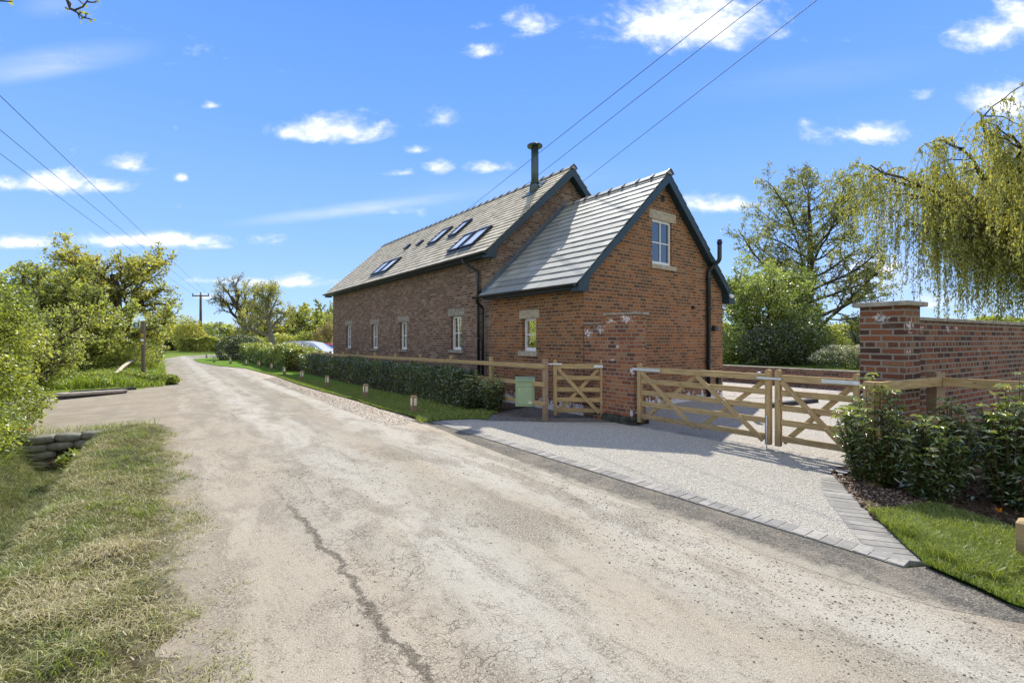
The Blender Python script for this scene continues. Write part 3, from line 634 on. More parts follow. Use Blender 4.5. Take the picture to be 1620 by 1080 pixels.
M['peb_dark'] = pebble_mat('pebble_brown', [(0, (.10, .085, .065)), (.4, (.26, .22, .165)), (.75, (.42, .37, .29)), (1, (.62, .57, .47))])
def inpoly(P, poly):
    x, y = P[:, 0], P[:, 1]; ins = np.zeros(len(P), bool); n = len(poly); j = n - 1
    for i in range(n):
        xi, yi = poly[i]; xj, yj = poly[j]
        if yi != yj: ins ^= ((yi > y) != (yj > y)) & (x < (xj - xi) * (y - yi) / (yj - yi) + xi)
        j = i
    return ins
def scatter(poly, n, dist=None):
    poly_ = np.array(poly); lo, hi = poly_.min(0), poly_.max(0); out = []
    tot = 0
    for _ in range(60):
        P = lo + rng.random((n, 2)) * (hi - lo); P = P[inpoly(P, poly)]
        if dist is not None: P = P[rng.random(len(P)) < dist(P)]
        out.append(P); tot += len(P)
        if tot >= n: break
    return np.concatenate(out)[:n]
Pg = scatter([W(-2.62, 1.0), W(-2.62, -7), (2.75, 3.7), (3.05, 4.4), (3.5, 5.3), W(0, -4.5), W(0, -1.4), (0, 9)], 52000, lambda P: np.clip(8 / np.maximum(P[:, 1], 1) ** 1.3, .1, 1))
o = stones('gravel_stones', Pg, rng.uniform(.003, .0075, len(Pg)), M['peb_pale'], z=.004); tag(o, 'loose pale gravel stones covering the drive in front of the gates', 'gravel', kind='stuff')
def rdens(P):
    q, t = QT(P[:, 0], P[:, 1]); n = vnoise(q, t * .4, 1.3, 9, 4)
    return np.clip(np.clip((n - .45) * 6, .05, 1) + .3 * np.exp(-((q + 6.0 + (vnoise(t, t * 0, 1.5, 4) - .5) * .3) / .1) ** 2) * (t < -1.8) + .6 * np.exp(-((q + 3.45) / .12) ** 2) + .5 * np.exp(-((q + 6.85) / .15) ** 2), 0, 1) * np.clip(5 / np.maximum(P[:, 1], 1) ** 1.4, .04, 1)
Pr = scatter([W(-7.1, -9), W(-7.1, 8), W(-3.3, 8), W(-3.3, -9)], 42000, rdens)
o = stones('lane_grit', Pr, np.clip(rng.gamma(1.8, .0014, len(Pr)), .001, .010), M['peb_dark'], z=0); tag(o, 'scattered brown grit and small stones on the lane', 'grit', kind='stuff')
Pr = scatter(lawn_edge[:7] + [W(-3.75, 14), W(-3.7, 1.4)], 7000)
o = stones('kerb_stones', Pr, rng.uniform(.005, .012, len(Pr)), M['peb_dark'], z=0); tag(o, 'brown stones lying between the lane and the lawn strip', 'stones', kind='stuff')

# ------------------------------------------------------------------ grass
def blades(name, P, h, wd, lean, mat, zf=None, rnd=None, z=0.0):
    """two-segment blades: base quad + tip triangle written as 2 quads"""
    n = len(P); a = rng.random(n) * 6.283; dx_ = np.cos(a); dy_ = np.sin(a); b = rng.random(n) * 6.283
    px, py = np.cos(b), np.sin(b)
    h = h * (0.55 + .9 * rng.random(n)); L = lean * (0.4 + 1.2 * rng.random(n))
    z0 = (zf(P[:, 0], P[:, 1]) if zf is not None else 0) + z
    base = np.stack([P[:, 0], P[:, 1], np.broadcast_to(z0, n)], -1)
    side = np.stack([px, py, np.zeros(n)], -1) * (wd * (.6 + .8 * rng.random(n)))[:, None] / 2
    fwd = np.stack([dx_, dy_, np.zeros(n)], -1)
    mid = base + fwd * (L * h * .35)[:, None] + np.array([0, 0, 1]) * (h * .6)[:, None]
    tip = base + fwd * (L * h)[:, None] + np.array([0, 0, 1]) * (h * np.clip(1.05 - L * .35, .1, 1))[:, None]
    Vv = np.stack([base - side, base + side, mid + side * .8, mid - side * .8, tip + side * .12, tip - side * .12], 1).reshape(-1, 3)
    i6 = np.arange(n)[:, None] * 6; Fv = np.concatenate([i6 + np.array([[0, 1, 2, 3]]), i6 + np.array([[3, 2, 4, 5]])], 1).reshape(-1, 4)
    r = rng.random(n) if rnd is None else rnd
    return mesh_np(name, Vv, Fv, mat, rnd=np.repeat(r, 2))
def vd(P):
    q, t = QT(P[:, 0], P[:, 1]); e = np.clip((-q - 6.58 + (vnoise(P[:, 0], P[:, 1], 2.6, 2, 4) - .5) * 1.1) / .45, 0, 1)
    return e ** 1.3 * np.clip(4.2 / np.maximum(P[:, 1], .8) ** 1.1, .22, 1) * (.45 + .55 * vnoise(P[:, 0], P[:, 1], 5, 6))
vp = [W(-6.5, -9.2), W(-9.6, -9.2), W(-9.6, 3.95), W(-7.3, 3.95), W(-6.8, 3.2), W(-6.6, 1)]
Pv = scatter(vp, 185000, vd)
q, t = QT(Pv[:, 0], Pv[:, 1]); nz = vnoise(Pv[:, 0], Pv[:, 1], 1.6, 12, 4); nz2 = vnoise(Pv[:, 0], Pv[:, 1], 5, 21, 2)
green = np.clip((-q - 8.0) * .8, 0, .35) + np.clip((t - 1.5) * .2, 0, .25)
rv = np.clip(.60 + (nz - .5) * 1.3 + (nz2 - .5) * .9 - green + rng.normal(0, .27, len(Pv)), 0, 1)
o = blades('verge_grass', Pv, .022 + .10 * np.clip(-q - 7.9, 0, 1) + .040 * nz2 ** 1.5, .0046, 1.7, LF['mown'], ground_z, rv); tag(o, 'mown grass verge with straw clippings beside the lane', 'grass', kind='stuff')
Pt = scatter(vp, 1300, lambda P: (vnoise(P[:, 0], P[:, 1], 2.2, 31) > .55) * vd(P))
Pt = np.repeat(Pt, 12, 0) + rng.normal(0, .022, (len(Pt) * 12, 2))
o = blades('verge_tufts', Pt, np.full(len(Pt), .058), .0045, .9, LF['lawn'], ground_z); tag(o, 'fresh green tufts growing through the mown verge', 'grass', kind='stuff')
# lush growth in and beyond the ditch
Pd = scatter([W(-8.75, -6), W(-11, -6), W(-12, 4.6), W(-9.0, 4.6), W(-8.85, 3.5), W(-8.75, 1)], 15000)
o = blades('ditch_grass', Pd, .16 + .22 * vnoise(Pd[:, 0], Pd[:, 1], 2.5, 77), .013, 1.0, LF['field'], ground_z); tag(o, 'long bright grass in the ditch below the hedge', 'grass', kind='stuff')
Pf = scatter([W(-6.9, 12.9), W(-7.7, 12.4), W(-9.6, 12.5), W(-14, 12.1), W(-14, 45), W(-7.35, 45), W(-6.9, 26)], 56000, lambda P: np.clip(16 / P[:, 1], .15, 1) ** 1.5)
o = blades('bank_grass', Pf, .16 + .2 * vnoise(Pf[:, 0], Pf[:, 1], 1.2, 8), .026, .6, LF['field'], ground_z); tag(o, 'tall lush grass bank behind the signpost', 'grass', kind='stuff')
Pl = scatter([p for p in lawn_poly if p[1] < 24], 60000, lambda P: np.clip(9.5 / P[:, 1], .1, 1) ** 1.6)
o = blades('lawn_blades', Pl, np.full(len(Pl), .034), .008, .6, LF['lawn'], z=.02); tag(o, 'short lawn grass on the strip with the light bollards', 'grass', kind='stuff')
Pl = scatter(lawn_r, 42000, lambda P: np.clip(3.4 / P[:, 1], .1, 1) ** .5 * (P[:, 0] / np.maximum(P[:, 1], .3) < 1.6))
o = blades('patch_blades', Pl, .045 + .05 * (vnoise(Pl[:, 0], Pl[:, 1], 3, 5) > .6), .0045, .6, LF['lawn'], z=.025); tag(o, 'bright lawn grass below the laurel shrubs by the paver curve', 'grass', kind='stuff')
Pw = scatter([W(-7.0, 4.3), W(-7.5, 4.0), W(-9.6, 4.0), W(-9.6, 4.3)], 900)
o = blades('headwall_grass', Pw, np.full(len(Pw), .12), .006, .8, LF['lawn'], ground_z, z=.03); tag(o, 'grass fringe above the ditch headwall', 'grass', kind='stuff')
Pe = scatter([W(-3.1, 1.2), W(-1.3, 1.2), W(-1.3, 1.55), W(-3.0, 1.7)], 1800)
o = blades('lawn_end_tufts', Pe, np.full(len(Pe), .08), .007, .7, LF['lawn'], z=.02); tag(o, 'longer grass tufts at the drive end of the lawn strip', 'grass', kind='stuff')
# ------------------------------------------------------------------ the house
house = empty('barn_house', (C[0], C[1], 0), ROT, 'converted brick barn with pale slate roof, lower gabled wing and flue pipe beside the lane', 'house')
def wall(mb, P, inn, a0, a1, top, ops, uo=0.0, z0=-.4, dep=.13, extra=()):
    cuts = sorted(set([a0, a1] + [x for o_ in ops for x in o_[:2]] + list(extra))); inn = Vector(inn)
    for x0, x1 in zip(cuts[:-1], cuts[1:]):
        if x1 - x0 < 1e-5: continue
        blk = sorted([(o_[2], o_[3]) for o_ in ops if o_[0] <= x0 + 1e-6 and o_[1] >= x1 - 1e-6]); lo = z0
        for (b0, b1) in blk + [(None, None)]:
            h0 = b0 if b0 is not None else top(x0); h1 = b0 if b0 is not None else top(x1)
            mb.face([P(x0, lo), P(x1, lo), P(x1, h1), P(x0, h0)], [(x0 + uo, lo), (x1 + uo, lo), (x1 + uo, h1), (x0 + uo, h0)])
            lo = b1
    for (x0, x1, b0, b1) in ops:
        for (pa, pb, ua, ub) in (((x0, b0), (x0, b1), 0, 0), ((x1, b1), (x1, b0), 0, 0), ((x0, b1), (x1, b1), 0, 0), ((x1, b0), (x0, b0), 0, 0)):
            A, B = Vector(P(*pa)), Vector(P(*pb)); L = (B - A).length
            vert = abs(pa[0] - pb[0]) < 1e-6
            uvs = [(0, pa[1]), (0, pb[1]), (dep, pb[1]), (dep, pa[1])] if vert else [(pa[0], 0), (pb[0], 0), (pb[0], dep), (pa[0], dep)]
            mb.face([A, B, B + inn * dep, A + inn * dep], uvs)
TM, TE = 3.39, 17.65
SM, SE = 5.54, 5.45          # gable widths of main block and wing
LOW = (8.02, 8.72, .25, .90)
wm = [(4.93, 5.55, 1.27, 2.28), (8.70, 9.33, 1.22, 2.21), (11.53, 12.2, 1.20, 2.19), (14.86, 15.55, 1.18, 2.23)]
we = [(1.53, 2.05, 1.31, 2.09)]
mainroof = lambda s: 3.91 + .912 * (min(s, 5.54 - s) + .3)
extroof = lambda s: 2.76 + .937 * (min(s, 5.39 - s) + .33)
mb = MB()
wall(mb, lambda a, z: (0, a, z), (1, 0, 0), TM, TE, lambda a: 4.04, wm + [LOW])
wall(mb, lambda a, z: (a, TE, z), (0, -1, 0), 0, SM, lambda a: mainroof(a) - .13, [], 1.3, extra=[SM / 2])
wall(mb, lambda a, z: (a, TM, z), (0, 1, 0), 0, SM, lambda a: mainroof(a) - .13, [], 2.7, extra=[SM / 2])
wall(mb, lambda a, z: (SM, a, z), (-1, 0, 0), TM, TE, lambda a: 4.04, [(6, 7, 0.1, 2.1), (10, 11.2, 1.0, 2.1)])
mb.build('wall', M['brick_old'], house)
GW = (2.30, 3.08, 3.38, 4.46)
mb = MB()
wall(mb, lambda a, z: (0.0, a, z), (1, 0, 0), 0, TM - .003, lambda a: 2.93, we, 1.1)
wall(mb, lambda a, z: (a, 0, z), (0, 1, 0), 0, SE, lambda a: extroof(min(a, 5.39)) - .12, [GW], 0, extra=[2.695, 5.39])
wall(mb, lambda a, z: (SE, a, z), (-1, 0, 0), 0, TM - .003, lambda a: 2.93, [], 0)
o = mb.build('wall', M['brick_red'], house)

# windows ------------------------------------------------------------
def window(P, inn, x0, x1, z0, z1, cols, rows, lint=None, sill=None, smat='sill', fr=.055, dep=.085):
    """P(a, z, d): wall point at depth d (inward)"""
    mb = MB()
    def bar(a0, a1, b0, b1, d0=dep, d1=dep + .05): mb.frame_box(P(a0, b0, d0), Vector(P(a1, b0, d0)) - Vector(P(a0, b0, d0)), Vector(P(a0, b0, d1)) - Vector(P(a0, b0, d0)), (0, 0, b1 - b0))
    bar(x0 + .002, x0 + fr, z0 + .002, z1 - .002); bar(x1 - fr, x1 - .002, z0 + .002, z1 - .002)
    bar(x0 + fr, x1 - fr, z1 - fr, z1 - .002, dep + .003); bar(x0 + fr, x1 - fr, z0 + .002, z0 + fr * 1.5, dep + .003)
    for i in range(1, cols):
        xm = x0 + (x1 - x0) * i / cols; wd = .045 if cols == 2 and (x1 - x0) < .7 and rows == 2 else .03
        bar(xm - wd / 2, xm + wd / 2, z0 + fr, z1 - fr, dep + .006, dep + .042)
    for j in range(1, rows):
        zm = z0 + (z1 - z0) * j / rows; bar(x0 + fr, x1 - fr, zm - .013, zm + .013, dep + .012, dep + .036)
    fo = mb.build('window', M['white'], house)
    gb = MB(); gb.face([P(x0 + fr, z0 + fr, dep + .028), P(x1 - fr, z0 + fr, dep + .028), P(x1 - fr, z1 - fr, dep + .028), P(x0 + fr, z1 - fr, dep + .028)])
    gb.build('pane', M['glass'], fo)
    bl = MB(); bl.face([P(x0 - .1, z0 - .1, dep + .5), P(x1 + .1, z0 - .1, dep + .5), P(x1 + .1, z1 + .1, dep + .5), P(x0 - .1, z1 + .1, dep + .5)]); bl.build('dark_room_sheet', M['dark_room_sheet'], fo)
    for nm, q_, pr in (('lintel', lint, .006), ('sill', sill, .05)):
        if q_:
            a0, a1, b0, b1 = q_; m2 = MB(); m2.frame_box(P(a0, b0, -pr), Vector(P(a1, b0, -pr)) - Vector(P(a0, b0, -pr)), Vector(P(a0, b0, .0995 if nm == 'sill' else .05)) - Vector(P(a0, b0, -pr)), (0, 0, b1 - b0))
            m2.build(nm, M[smat], fo, bevel=.006)
M['dark_room_sheet'] = simple('room_dark', (.06, .06, .055), .9, .05)  # dark sheet behind each pane, stands in for the unlit room
PL = lambda a, z, d: (d, a, z)
for i, (x0, x1, z0, z1) in enumerate(wm):
    window(PL, None, x0, x1, z0, z1, 2 if i == 0 else 1 + (1), 2 if i else 2, (x0 - .17, x1 + .17, z1 + .002, z1 + .22), (x0 - .1 if i == 0 else x0, x1 + .1 if i == 0 else x1, z0 - .085, z0 - .001), 'sill_old')
window(PL, None, *LOW, 1, 1, None, None)
window(PL, None, *we[0], 1, 2, (1.42, 2.17, 2.092, 2.29), (1.46, 2.16, 1.19, 1.309))
window(lambda a, z, d: (a, d, z), None, *GW, 2, 2, (2.20, 3.24, 4.462, 4.68), (2.24, 3.24, 3.27, 3.379), dep=.05)

# roofs ---------------------------------------------------------------
def slates(mb, s0, z0, s1, z1, t0, t1, gauge, wdt, th, seed):
    rr = np.random.default_rng(seed); L = math.hypot(s1 - s0, z1 - z0); nc = round(L / gauge); g_ = L / nc
    ux, uz = (s1 - s0) / L, (z1 - z0) / L; nxv, nzv = -uz, ux
    if nzv < 0: nxv, nzv = -nxv, -nzv
    P = lambda d, t, h: (s0 + ux * d + nxv * h, t, z0 + uz * d + nzv * h)
    for i in range(nc):
        d0, d1 = i * g_ - (.03 if i == 0 else 0), (i + 1) * g_; off = (i % 2) * wdt / 2 + rr.uniform(-.02, .02); k = -1
        while True:
            a, b = t0 + k * wdt + off, t0 + (k + 1) * wdt + off; k += 1
            if a >= t1: break
            a, b = max(a, t0), min(b, t1)
            if b - a < .02: continue
            lo = th + rr.uniform(-.002, .004); hi = .0 + rr.uniform(-.001, .001); sk = rr.uniform(-.003, .003); g2 = .002; r = float(np.clip(rr.normal(.5, .33), 0, 1))
            A, B, Cq, D = P(d0 + sk, a + g2, lo), P(d0 - sk, b - g2, lo), P(d1 + .02, b - g2, hi), P(d1 + .02, a + g2, hi)
            A2, B2, C2, D2_ = P(d0 + sk, a + g2, lo - th * .9), P(d0 - sk, b - g2, lo - th * .9), P(d1 + .02, b - g2, hi - .012), P(d1 + .02, a + g2, hi - .012)
            mb.face([A, B, Cq, D], None, r); mb.face([A2, B2, B, A], None, r); mb.face([A2, A, D, D2_], None, r); mb.face([B, B2, C2, Cq], None, r)
mb = MB(); mz = lambda s: 3.91 + .912 * (s + .3)
slates(mb, -.33, mz(-.33), 2.77, mz(2.77), 3.13, 18.0, .20, .27, .024, 1)
slates(mb, 5.87, mz(-.33), 2.77, mz(2.77), 3.13, 18.0, .20, .27, .024, 2)
rf = mb.build('roof', M['tile_main'], house)
mb = MB(); ez = lambda s: 2.76 + .937 * (s + .33)
slates(mb, -.36, ez(-.36), 2.695, ez(2.695), -.2, TM - .004, .245, .42, .018, 3)
slates(mb, 5.75, ez(-.36), 2.695, ez(2.695), -.2, TM - .004, .245, .42, .018, 4)
rf2 = mb.build('roof', M['slate_ext'], house)
def underlay(s0, sr, zf, t0, t1, par):
    mb = MB(); sw = 2 * sr - s0; e = .028
    poly = [(s0, zf(s0) - e), (sr, zf(sr) - e), (sw, zf(s0) - e), (sw, zf(s0) - e - .07), (sr, zf(sr) - e - .09), (s0, zf(s0) - e - .07)]
    for i in range(6):
        (a, b), (c_, d) = poly[i], poly[(i + 1) % 6]; mb.face([(a, t0, b), (c_, t0, d), (c_, t1, d), (a, t1, b)])
    for t in (t0, t1): mb.face([(a, t, b) for a, b in poly[:2]] + [(a, t, b) for a, b in poly[4:]]); mb.face([(a, t, b) for a, b in poly[1:5]])
    mb.build('underlay', M['black'], par)
underlay(-.30, 2.77, mz, 3.16, 17.97, rf); underlay(-.33, 2.695, ez, -.17, TM - .01, rf2)
def ridge(sr, z, t0, t1, step, par):
    n = round((t1 - t0) / step); st = (t1 - t0) / n
    for k in range(n):
        mb = MB(); pass
    mb = MB()
    for k in range(n):
        a, b = t0 + k * st, t0 + (k + 1) * st; h = .035
        prof = [(-.13, -.10), (-.065, -.035), (-.02, .005), (.02, .005), (.065, -.035), (.13, -.10)]
        for i in range(5):
            p, q_ = prof[i], prof[i + 1]; mb.face([(sr + p[0], a, z + p[1]), (sr + q_[0], a, z + q_[1]), (sr + q_[0], b - .01, z + q_[1] - .004), (sr + p[0], b - .01, z + p[1] - .004)], None, random.uniform(.4, 1))
        for i in range(5):       # raised collar at each joint
            p, q_ = prof[i], prof[i + 1]; k2 = 1.08
            A, B = (sr + p[0] * k2, z + p[1] + .022), (sr + q_[0] * k2, z + q_[1] + .022)
            mb.face([(A[0], a - .022, A[1]), (B[0], a - .022, B[1]), (B[0], a + .022, B[1]), (A[0], a + .022, A[1])], None, 0)
            for tt in (a - .022, a + .022): mb.face([(A[0], tt, A[1]), (B[0], tt, B[1]), (sr + q_[0], tt, z + q_[1] - .02), (sr + p[0], tt, z + p[1] - .02)], None, 0)
    for tt in (t0, t1): mb.face([(sr + p[0], tt, z + p[1]) for p in [(-.13, -.10), (-.065, -.035), (-.02, .005), (.02, .005), (.065, -.035), (.13, -.10)]])
    mb.build('ridge_tiles', M['ridge'], par)
ridge(2.77, mz(2.77) + .035, 3.11, 18.02, .45, rf); ridge(2.695, ez(2.695) + .03, -.22, TM - .004, .45, rf2)
# verges, barge boards, fascias
def barge(sr, s0, zf, t, dep, par, side, boxed=True):
    """boards on both slopes of a gable at t; side = -1 faces the drive"""
    for sg in (-1, 1):
        mb = MB(); hw = sr - s0
        P = lambda d, h, tt: (sr + sg * d, tt, zf(sr - d) - .032 + h)
        th = .03 * side
        pts = [(0, 0), (hw, 0), (hw, -dep * .9), (0, -dep * 1.2)] if sg else None
        f0 = [P(d, h, t) for d, h in pts]; f1 = [P(d, h, t - th) for d, h in pts]
        mb.face(f0); mb.face(f1[::-1])
        for i in range(4): j = (i + 1) % 4; mb.face([f0[i], f0[j], f1[j], f1[i]])
        # soffit behind the board
        tb = t - side * .26
        mb.face([P(0, -dep * .9, t), P(hw, -dep * .72, t), P(hw, -dep * .72, tb), P(0, -dep * .9, tb)])
        if boxed:
            e0 = zf(s0) - .035
            q0 = [(sr + sg * (hw + .01), e0 - .02), (sr + sg * (hw + .01), e0 - .16), (sr + sg * (hw - .28), e0 - .16), (sr + sg * (hw - .33), e0 + .22)]
            ta, tb2 = t + side * .004, t - side * .20
            A = [(a, ta, b) for a, b in q0]; B = [(a, tb2, b) for a, b in q0]; mb.face(A); mb.face(B[::-1])
            for i in range(3): mb.face([A[i], A[i + 1], B[i + 1], B[i]])
        mb.build('bargeboard', M['teal'], par, merge=True)
barge(2.77, -.30, mz, 3.135, .21, house, -1); barge(2.77, -.30, mz, 17.99, .21, house, 1)
barge(2.695, -.33, ez, -.195, .19, house, -1)
mb = MB(); mb.box(-.30, -.27, 3.17, 17.96, mz(-.3) - .15, mz(-.3) - .045); mb.box(-.27, -.002, 3.39, 17.96, mz(-.3) - .15, mz(-.3) - .138); mb.build('fascia', M['teal'], house)
mb = MB(); mb.box(-.33, -.30, -.0, 3.3, ez(-.33) - .14, ez(-.33) - .045); mb.box(-.30, -.002, .0, 3.3, ez(-.33) - .14, ez(-.33) - .129); mb.build('fascia', M['teal'], house)
mb = MB(); mb.box(5.81, 5.84, 3.17, 17.96, mz(-.3) - .15, mz(-.3) - .045); mb.box(5.72, 5.75, .0, 3.3, ez(-.33) - .14, ez(-.33) - .045); mb.build('fascia', M['teal'], house)
def gutter(s, z, t0, t1, rad=.062):
    mb = MB(); n = 10; prof = [(math.cos(math.pi + math.pi * k / n) * rad, math.sin(math.pi + math.pi * k / n) * rad) for k in range(n + 1)]
    inner = [(x * .9, y * .9) for x, y in prof][::-1]; loop = prof + inner
    for i in range(len(loop)):
        p, q_ = loop[i], loop[(i + 1) % len(loop)]; mb.face([(s + p[0], t0, z + p[1]), (s + q_[0], t0, z + q_[1]), (s + q_[0], t1, z + q_[1]), (s + p[0], t1, z + p[1])], sm=True)
    for t in (t0, t1): mb.face([(s + x, t, z + y) for x, y in prof])
    k = t0 + .15
    while k < t1:
        for i in range(n):
            p, q_ = prof[i], prof[i + 1]; mb.face([(s + p[0] * 1.12, k, z + p[1] * 1.12), (s + q_[0] * 1.12, k, z + q_[1] * 1.12), (s + q_[0] * 1.12, k + .04, z + q_[1] * 1.12), (s + p[0] * 1.12, k + .04, z + p[1] * 1.12)])
        k += 1.8
    return mb.build('gutter', M['black'], house)
gutter(-.368, mz(-.33) - .03, 3.12, 18.02); gutter(-.395, ez(-.36) - .02, -.16, 3.62)
def pipe(pts, rad=.036, clips=(), name='downpipe', mat='black'):
    mb = MB(); mb.tube(pts, rad, 10)
    for c_ in clips: mb.tube([(c_[0], c_[1], c_[2] - .03), (c_[0], c_[1], c_[2] + .03)], rad * 1.25, 10)
    return mb.build(name, M[mat], house)
def bendp(pts, r=.05):
    out = [Vector(pts[0])]
    for i in range(1, len(pts) - 1):
        a, b, c_ = map(Vector, (pts[i - 1], pts[i], pts[i + 1])); u1 = (a - b).normalized(); u2 = (c_ - b).normalized()
        for k in range(5): f = k / 4; out.append(b + u1 * r * (1 - f) ** 2 + u2 * r * f ** 2)
    out.append(Vector(pts[-1])); return out
pipe(bendp([(-.37, 4.22, 3.84), (-.37, 4.22, 3.68), (-.08, 3.92, 3.45), (-.08, 3.86, -.05)], .06), .038, [(-.08, 3.87, 2.9), (-.08, 3.87, 1.6), (-.08, 3.87, .6)])
pipe(bendp([(-.395, 3.50, 2.68), (-.395, 3.50, 2.58), (-.11, 3.62, 2.42), (-.11, 3.62, -.05)], .05), .036, [(-.11, 3.62, 2.3), (-.11, 3.62, 1.0)])
pipe(bendp([(4.62, -.075, .0), (4.62, -.075, 3.42), (4.70, -.33, 3.66), (4.70, -.33, 4.20)], .07), .055, [(4.62, -.075, 2.4), (4.62, -.075, 1.0), (4.62, -.075, 3.2), (4.70, -.33, 4.12)], 'soil_pipe')
# stepped lead flashing where the wing roof meets the main gable
mb = MB(); s_ = -.30
while s_ < 2.66:
    s2 = min(s_ + .16, 2.69); zt = ez(s2) + .10
    mb.face([(s_, TM - .012, ez(s_) - .01), (s2, TM - .012, ez(s2) - .01), (s2, TM - .012, zt), (s_, TM - .012, ez(s_) + .10 + .0)])
    mb.face([(s2 - .05, TM - .014, ez(s2) + .085), (s2, TM - .014, ez(s2) + .09), (s2 + .02, TM - .014, zt + .045), (s2 - .13, TM - .014, zt + .045)]) if s_ > -.05 else None
    s_ = s2
mb.build('flashing', M['lead'], house)
mb = MB(); mb.face([(-.32, TM - .16, ez(-.32) + .022), (2.69, TM - .16, ez(2.69) + .022), (2.69, TM - .013, ez(2.69) + .035), (-.32, TM - .013, ez(-.32) + .035)]); mb.build('flashing', M['lead'], house)
# rooflights
def skylight(t0, t1, s0, s1):
    L = math.hypot(1, .912); u = Vector((1 / L, 0, .912 / L)); nv = Vector((-.912 / L, 0, 1 / L)); o_ = Vector((s0, t0, mz(s0))) + nv * .01
    ay = Vector((0, t1 - t0, 0)); ax = u * ((s1 - s0) * L); mb = MB(); f = .05; h = .085; yv = Vector((0, 1, 0))
    mb.frame_box(o_, ax, yv * f, nv * h); mb.frame_box(o_ + ay - yv * f, ax, yv * f, nv * h)
    mb.frame_box(o_ + yv * f, u * f, ay - yv * 2 * f, nv * (h - .002)); mb.frame_box(o_ + yv * f + ax - u * (f * 1.6), u * f * 1.6, ay - yv * 2 * f, nv * (h + .002))
    ob = mb.build('skylight', M['black'], house)
    g_ = MB(); q0 = o_ + yv * f + u * f + nv * .06; g_.face([q0, q0 + ax - u * 2.4 * f, q0 + ax - u * 2.4 * f + ay - yv * 2 * f, q0 + ay - yv * 2 * f]); g_.build('pane', M['sky_glass'], ob)
    a_ = MB(); a_.frame_box(o_ - u * .14 + nv * .02, u * .14, ay, nv * .008); a_.build('apron', M['lead'], ob)
for q_ in ((11.55, 12.32, .04, .70), (10.62, 11.42, .02, .68), (8.33, 9.02, .98, 1.70), (6.93, 7.48, 1.0, 1.68), (5.13, 5.75, .02, .70), (4.32, 5.02, .02, .72)): skylight(*q_)
for (t, s) in ((11.75, 1.4), (10.4, 1.33)):
    mb = MB(); zz = mz(s) + .03; mb.frame_box((s - .12, t - .13, zz - .12 * .912), (.24, 0, .24 * .912), (0, .26, 0), (-.05, 0, .055)); mb.build('roof_vent', M['black'], house, bevel=.01)
# flue
fx, ft = 2.16, 4.18; zb = mz(fx)
mb = MB(); mb.tube([(fx, ft, zb - .1), (fx, ft, zb + 1.28)], .115, 20); mb.tube([(fx, ft, zb - .25), (fx, ft, zb + .14), (fx, ft, zb + .19)], [.19, .16, .118], 20); mb.tube([(fx, ft, zb + .20), (fx, ft, zb + .225)], .145, 20)
mb.frame_box((fx - .3, ft - .25, mz(fx - .3) + .03), (.6, 0, .6 * .912), (0, .5, 0), (-.01, 0, .012))
fl = mb.build('flue', M['dark_green_metal'], house)
mb = MB(); mb.tube([(fx, ft, zb + 1.28), (fx, ft, zb + 1.33)], .09, 16); mb.tube([(fx, ft, zb + 1.325), (fx, ft, zb + 1.37), (fx, ft, zb + 1.40)], [.235, .235, .17], 24); mb.build('cowl', M['dark_green_metal'], fl)
# small fittings on the gable
mb = MB(); mb.box(2.63, 2.78, -.006, .01, 4.92, 5.07)
for i in range(5): mb.box(2.64, 2.77, -.014, -.006, 4.935 + i * .026, 4.945 + i * .026)
mb.build('air_brick', M['black'], house)
mb = MB(); mb.tube([(5.52, -.02, 2.83), (5.52, -.10, 2.83)], .04, 10); mb.tube([(5.52, -.08, 2.82), (5.46, -.28, 2.76)], [.045, .05], 12); mb.build('security_camera', M['white'], house)
mb = MB(); mb.box(3.93, 4.02, -.05, 0, 2.37, 2.45); mb.box(3.945, 4.005, -.075, -.05, 2.38, 2.43); mb.build('wall_sensor', M['black'], house)
mb = MB(); mb.box(4.90, 5.06, -.09, 0, 1.82, 1.95); mb.box(4.86, 4.90, -.07, -.02, 1.84, 1.90); mb.build('outdoor_light', M['black'], house)
mb = MB(); mb.box(5.10, 5.25, -.08, 0, .38, .55); mb.build('socket_box', M['black'], house, bevel=.01)

# brick gate pier standing off the corner, stepped with a lower shoulder
pier = empty('gate_pier', (*W(.15, -.95), 0), ROT, 'tall brick gate pier built against the corner of the house between the two gates', 'gate pier')
def L2(o_): o_.location = (-.15, .95, 0); return o_
mb = MB(); t0, t1 = -.60, -1.30
def pierbox(mb, s0, s1, ta, tb, z0, z1, uo=0):
    pts = [(s0, ta), (s0, tb), (s1, tb), (s1, ta)]; acc = uo
    for i in range(4):
        a, b = pts[i], pts[(i + 1) % 4]; L = math.dist(a, b); mb.face([(*a, z0), (*b, z0), (*b, z1), (*a, z1)][::1], [(acc, z0), (acc + L, z0), (acc + L, z1), (acc, z1)]); acc += L
    mb.face([(*p, z1) for p in pts])
pierbox(mb, -.01, .35, t0, t1, .12, 2.06, .62); L2(mb.build('shaft', M['brick_pier'], pier))
mb = MB(); pierbox(mb, -.006, .30, -.02, t0 + .005, -.1, 1.90, 0); L2(mb.build('shoulder', M['brick_pier'], pier))
mb = MB(); mb.box(-.04, .40, t1 - .05, t0 + .02, 2.06, 2.10); L2(mb.build('cap', M['coping'], pier, bevel=.006))
mb = MB(); mb.box(-.06, .32, t0 + .025, .0 - .02, 1.90, 1.93); L2(mb.build('cap', M['coping'], pier, bevel=.006))
M['moss'] = simple('mossy_render', (.055, .06, .045), .95, .1, var=.5, scale=9, bstr=.9, bdist=.02)
mb = MB(); mb.box(-.08, .40, t1 - .06, t0 + .06, -.1, .15); L2(mb.build('plinth', M['moss'], pier, bevel=.05))

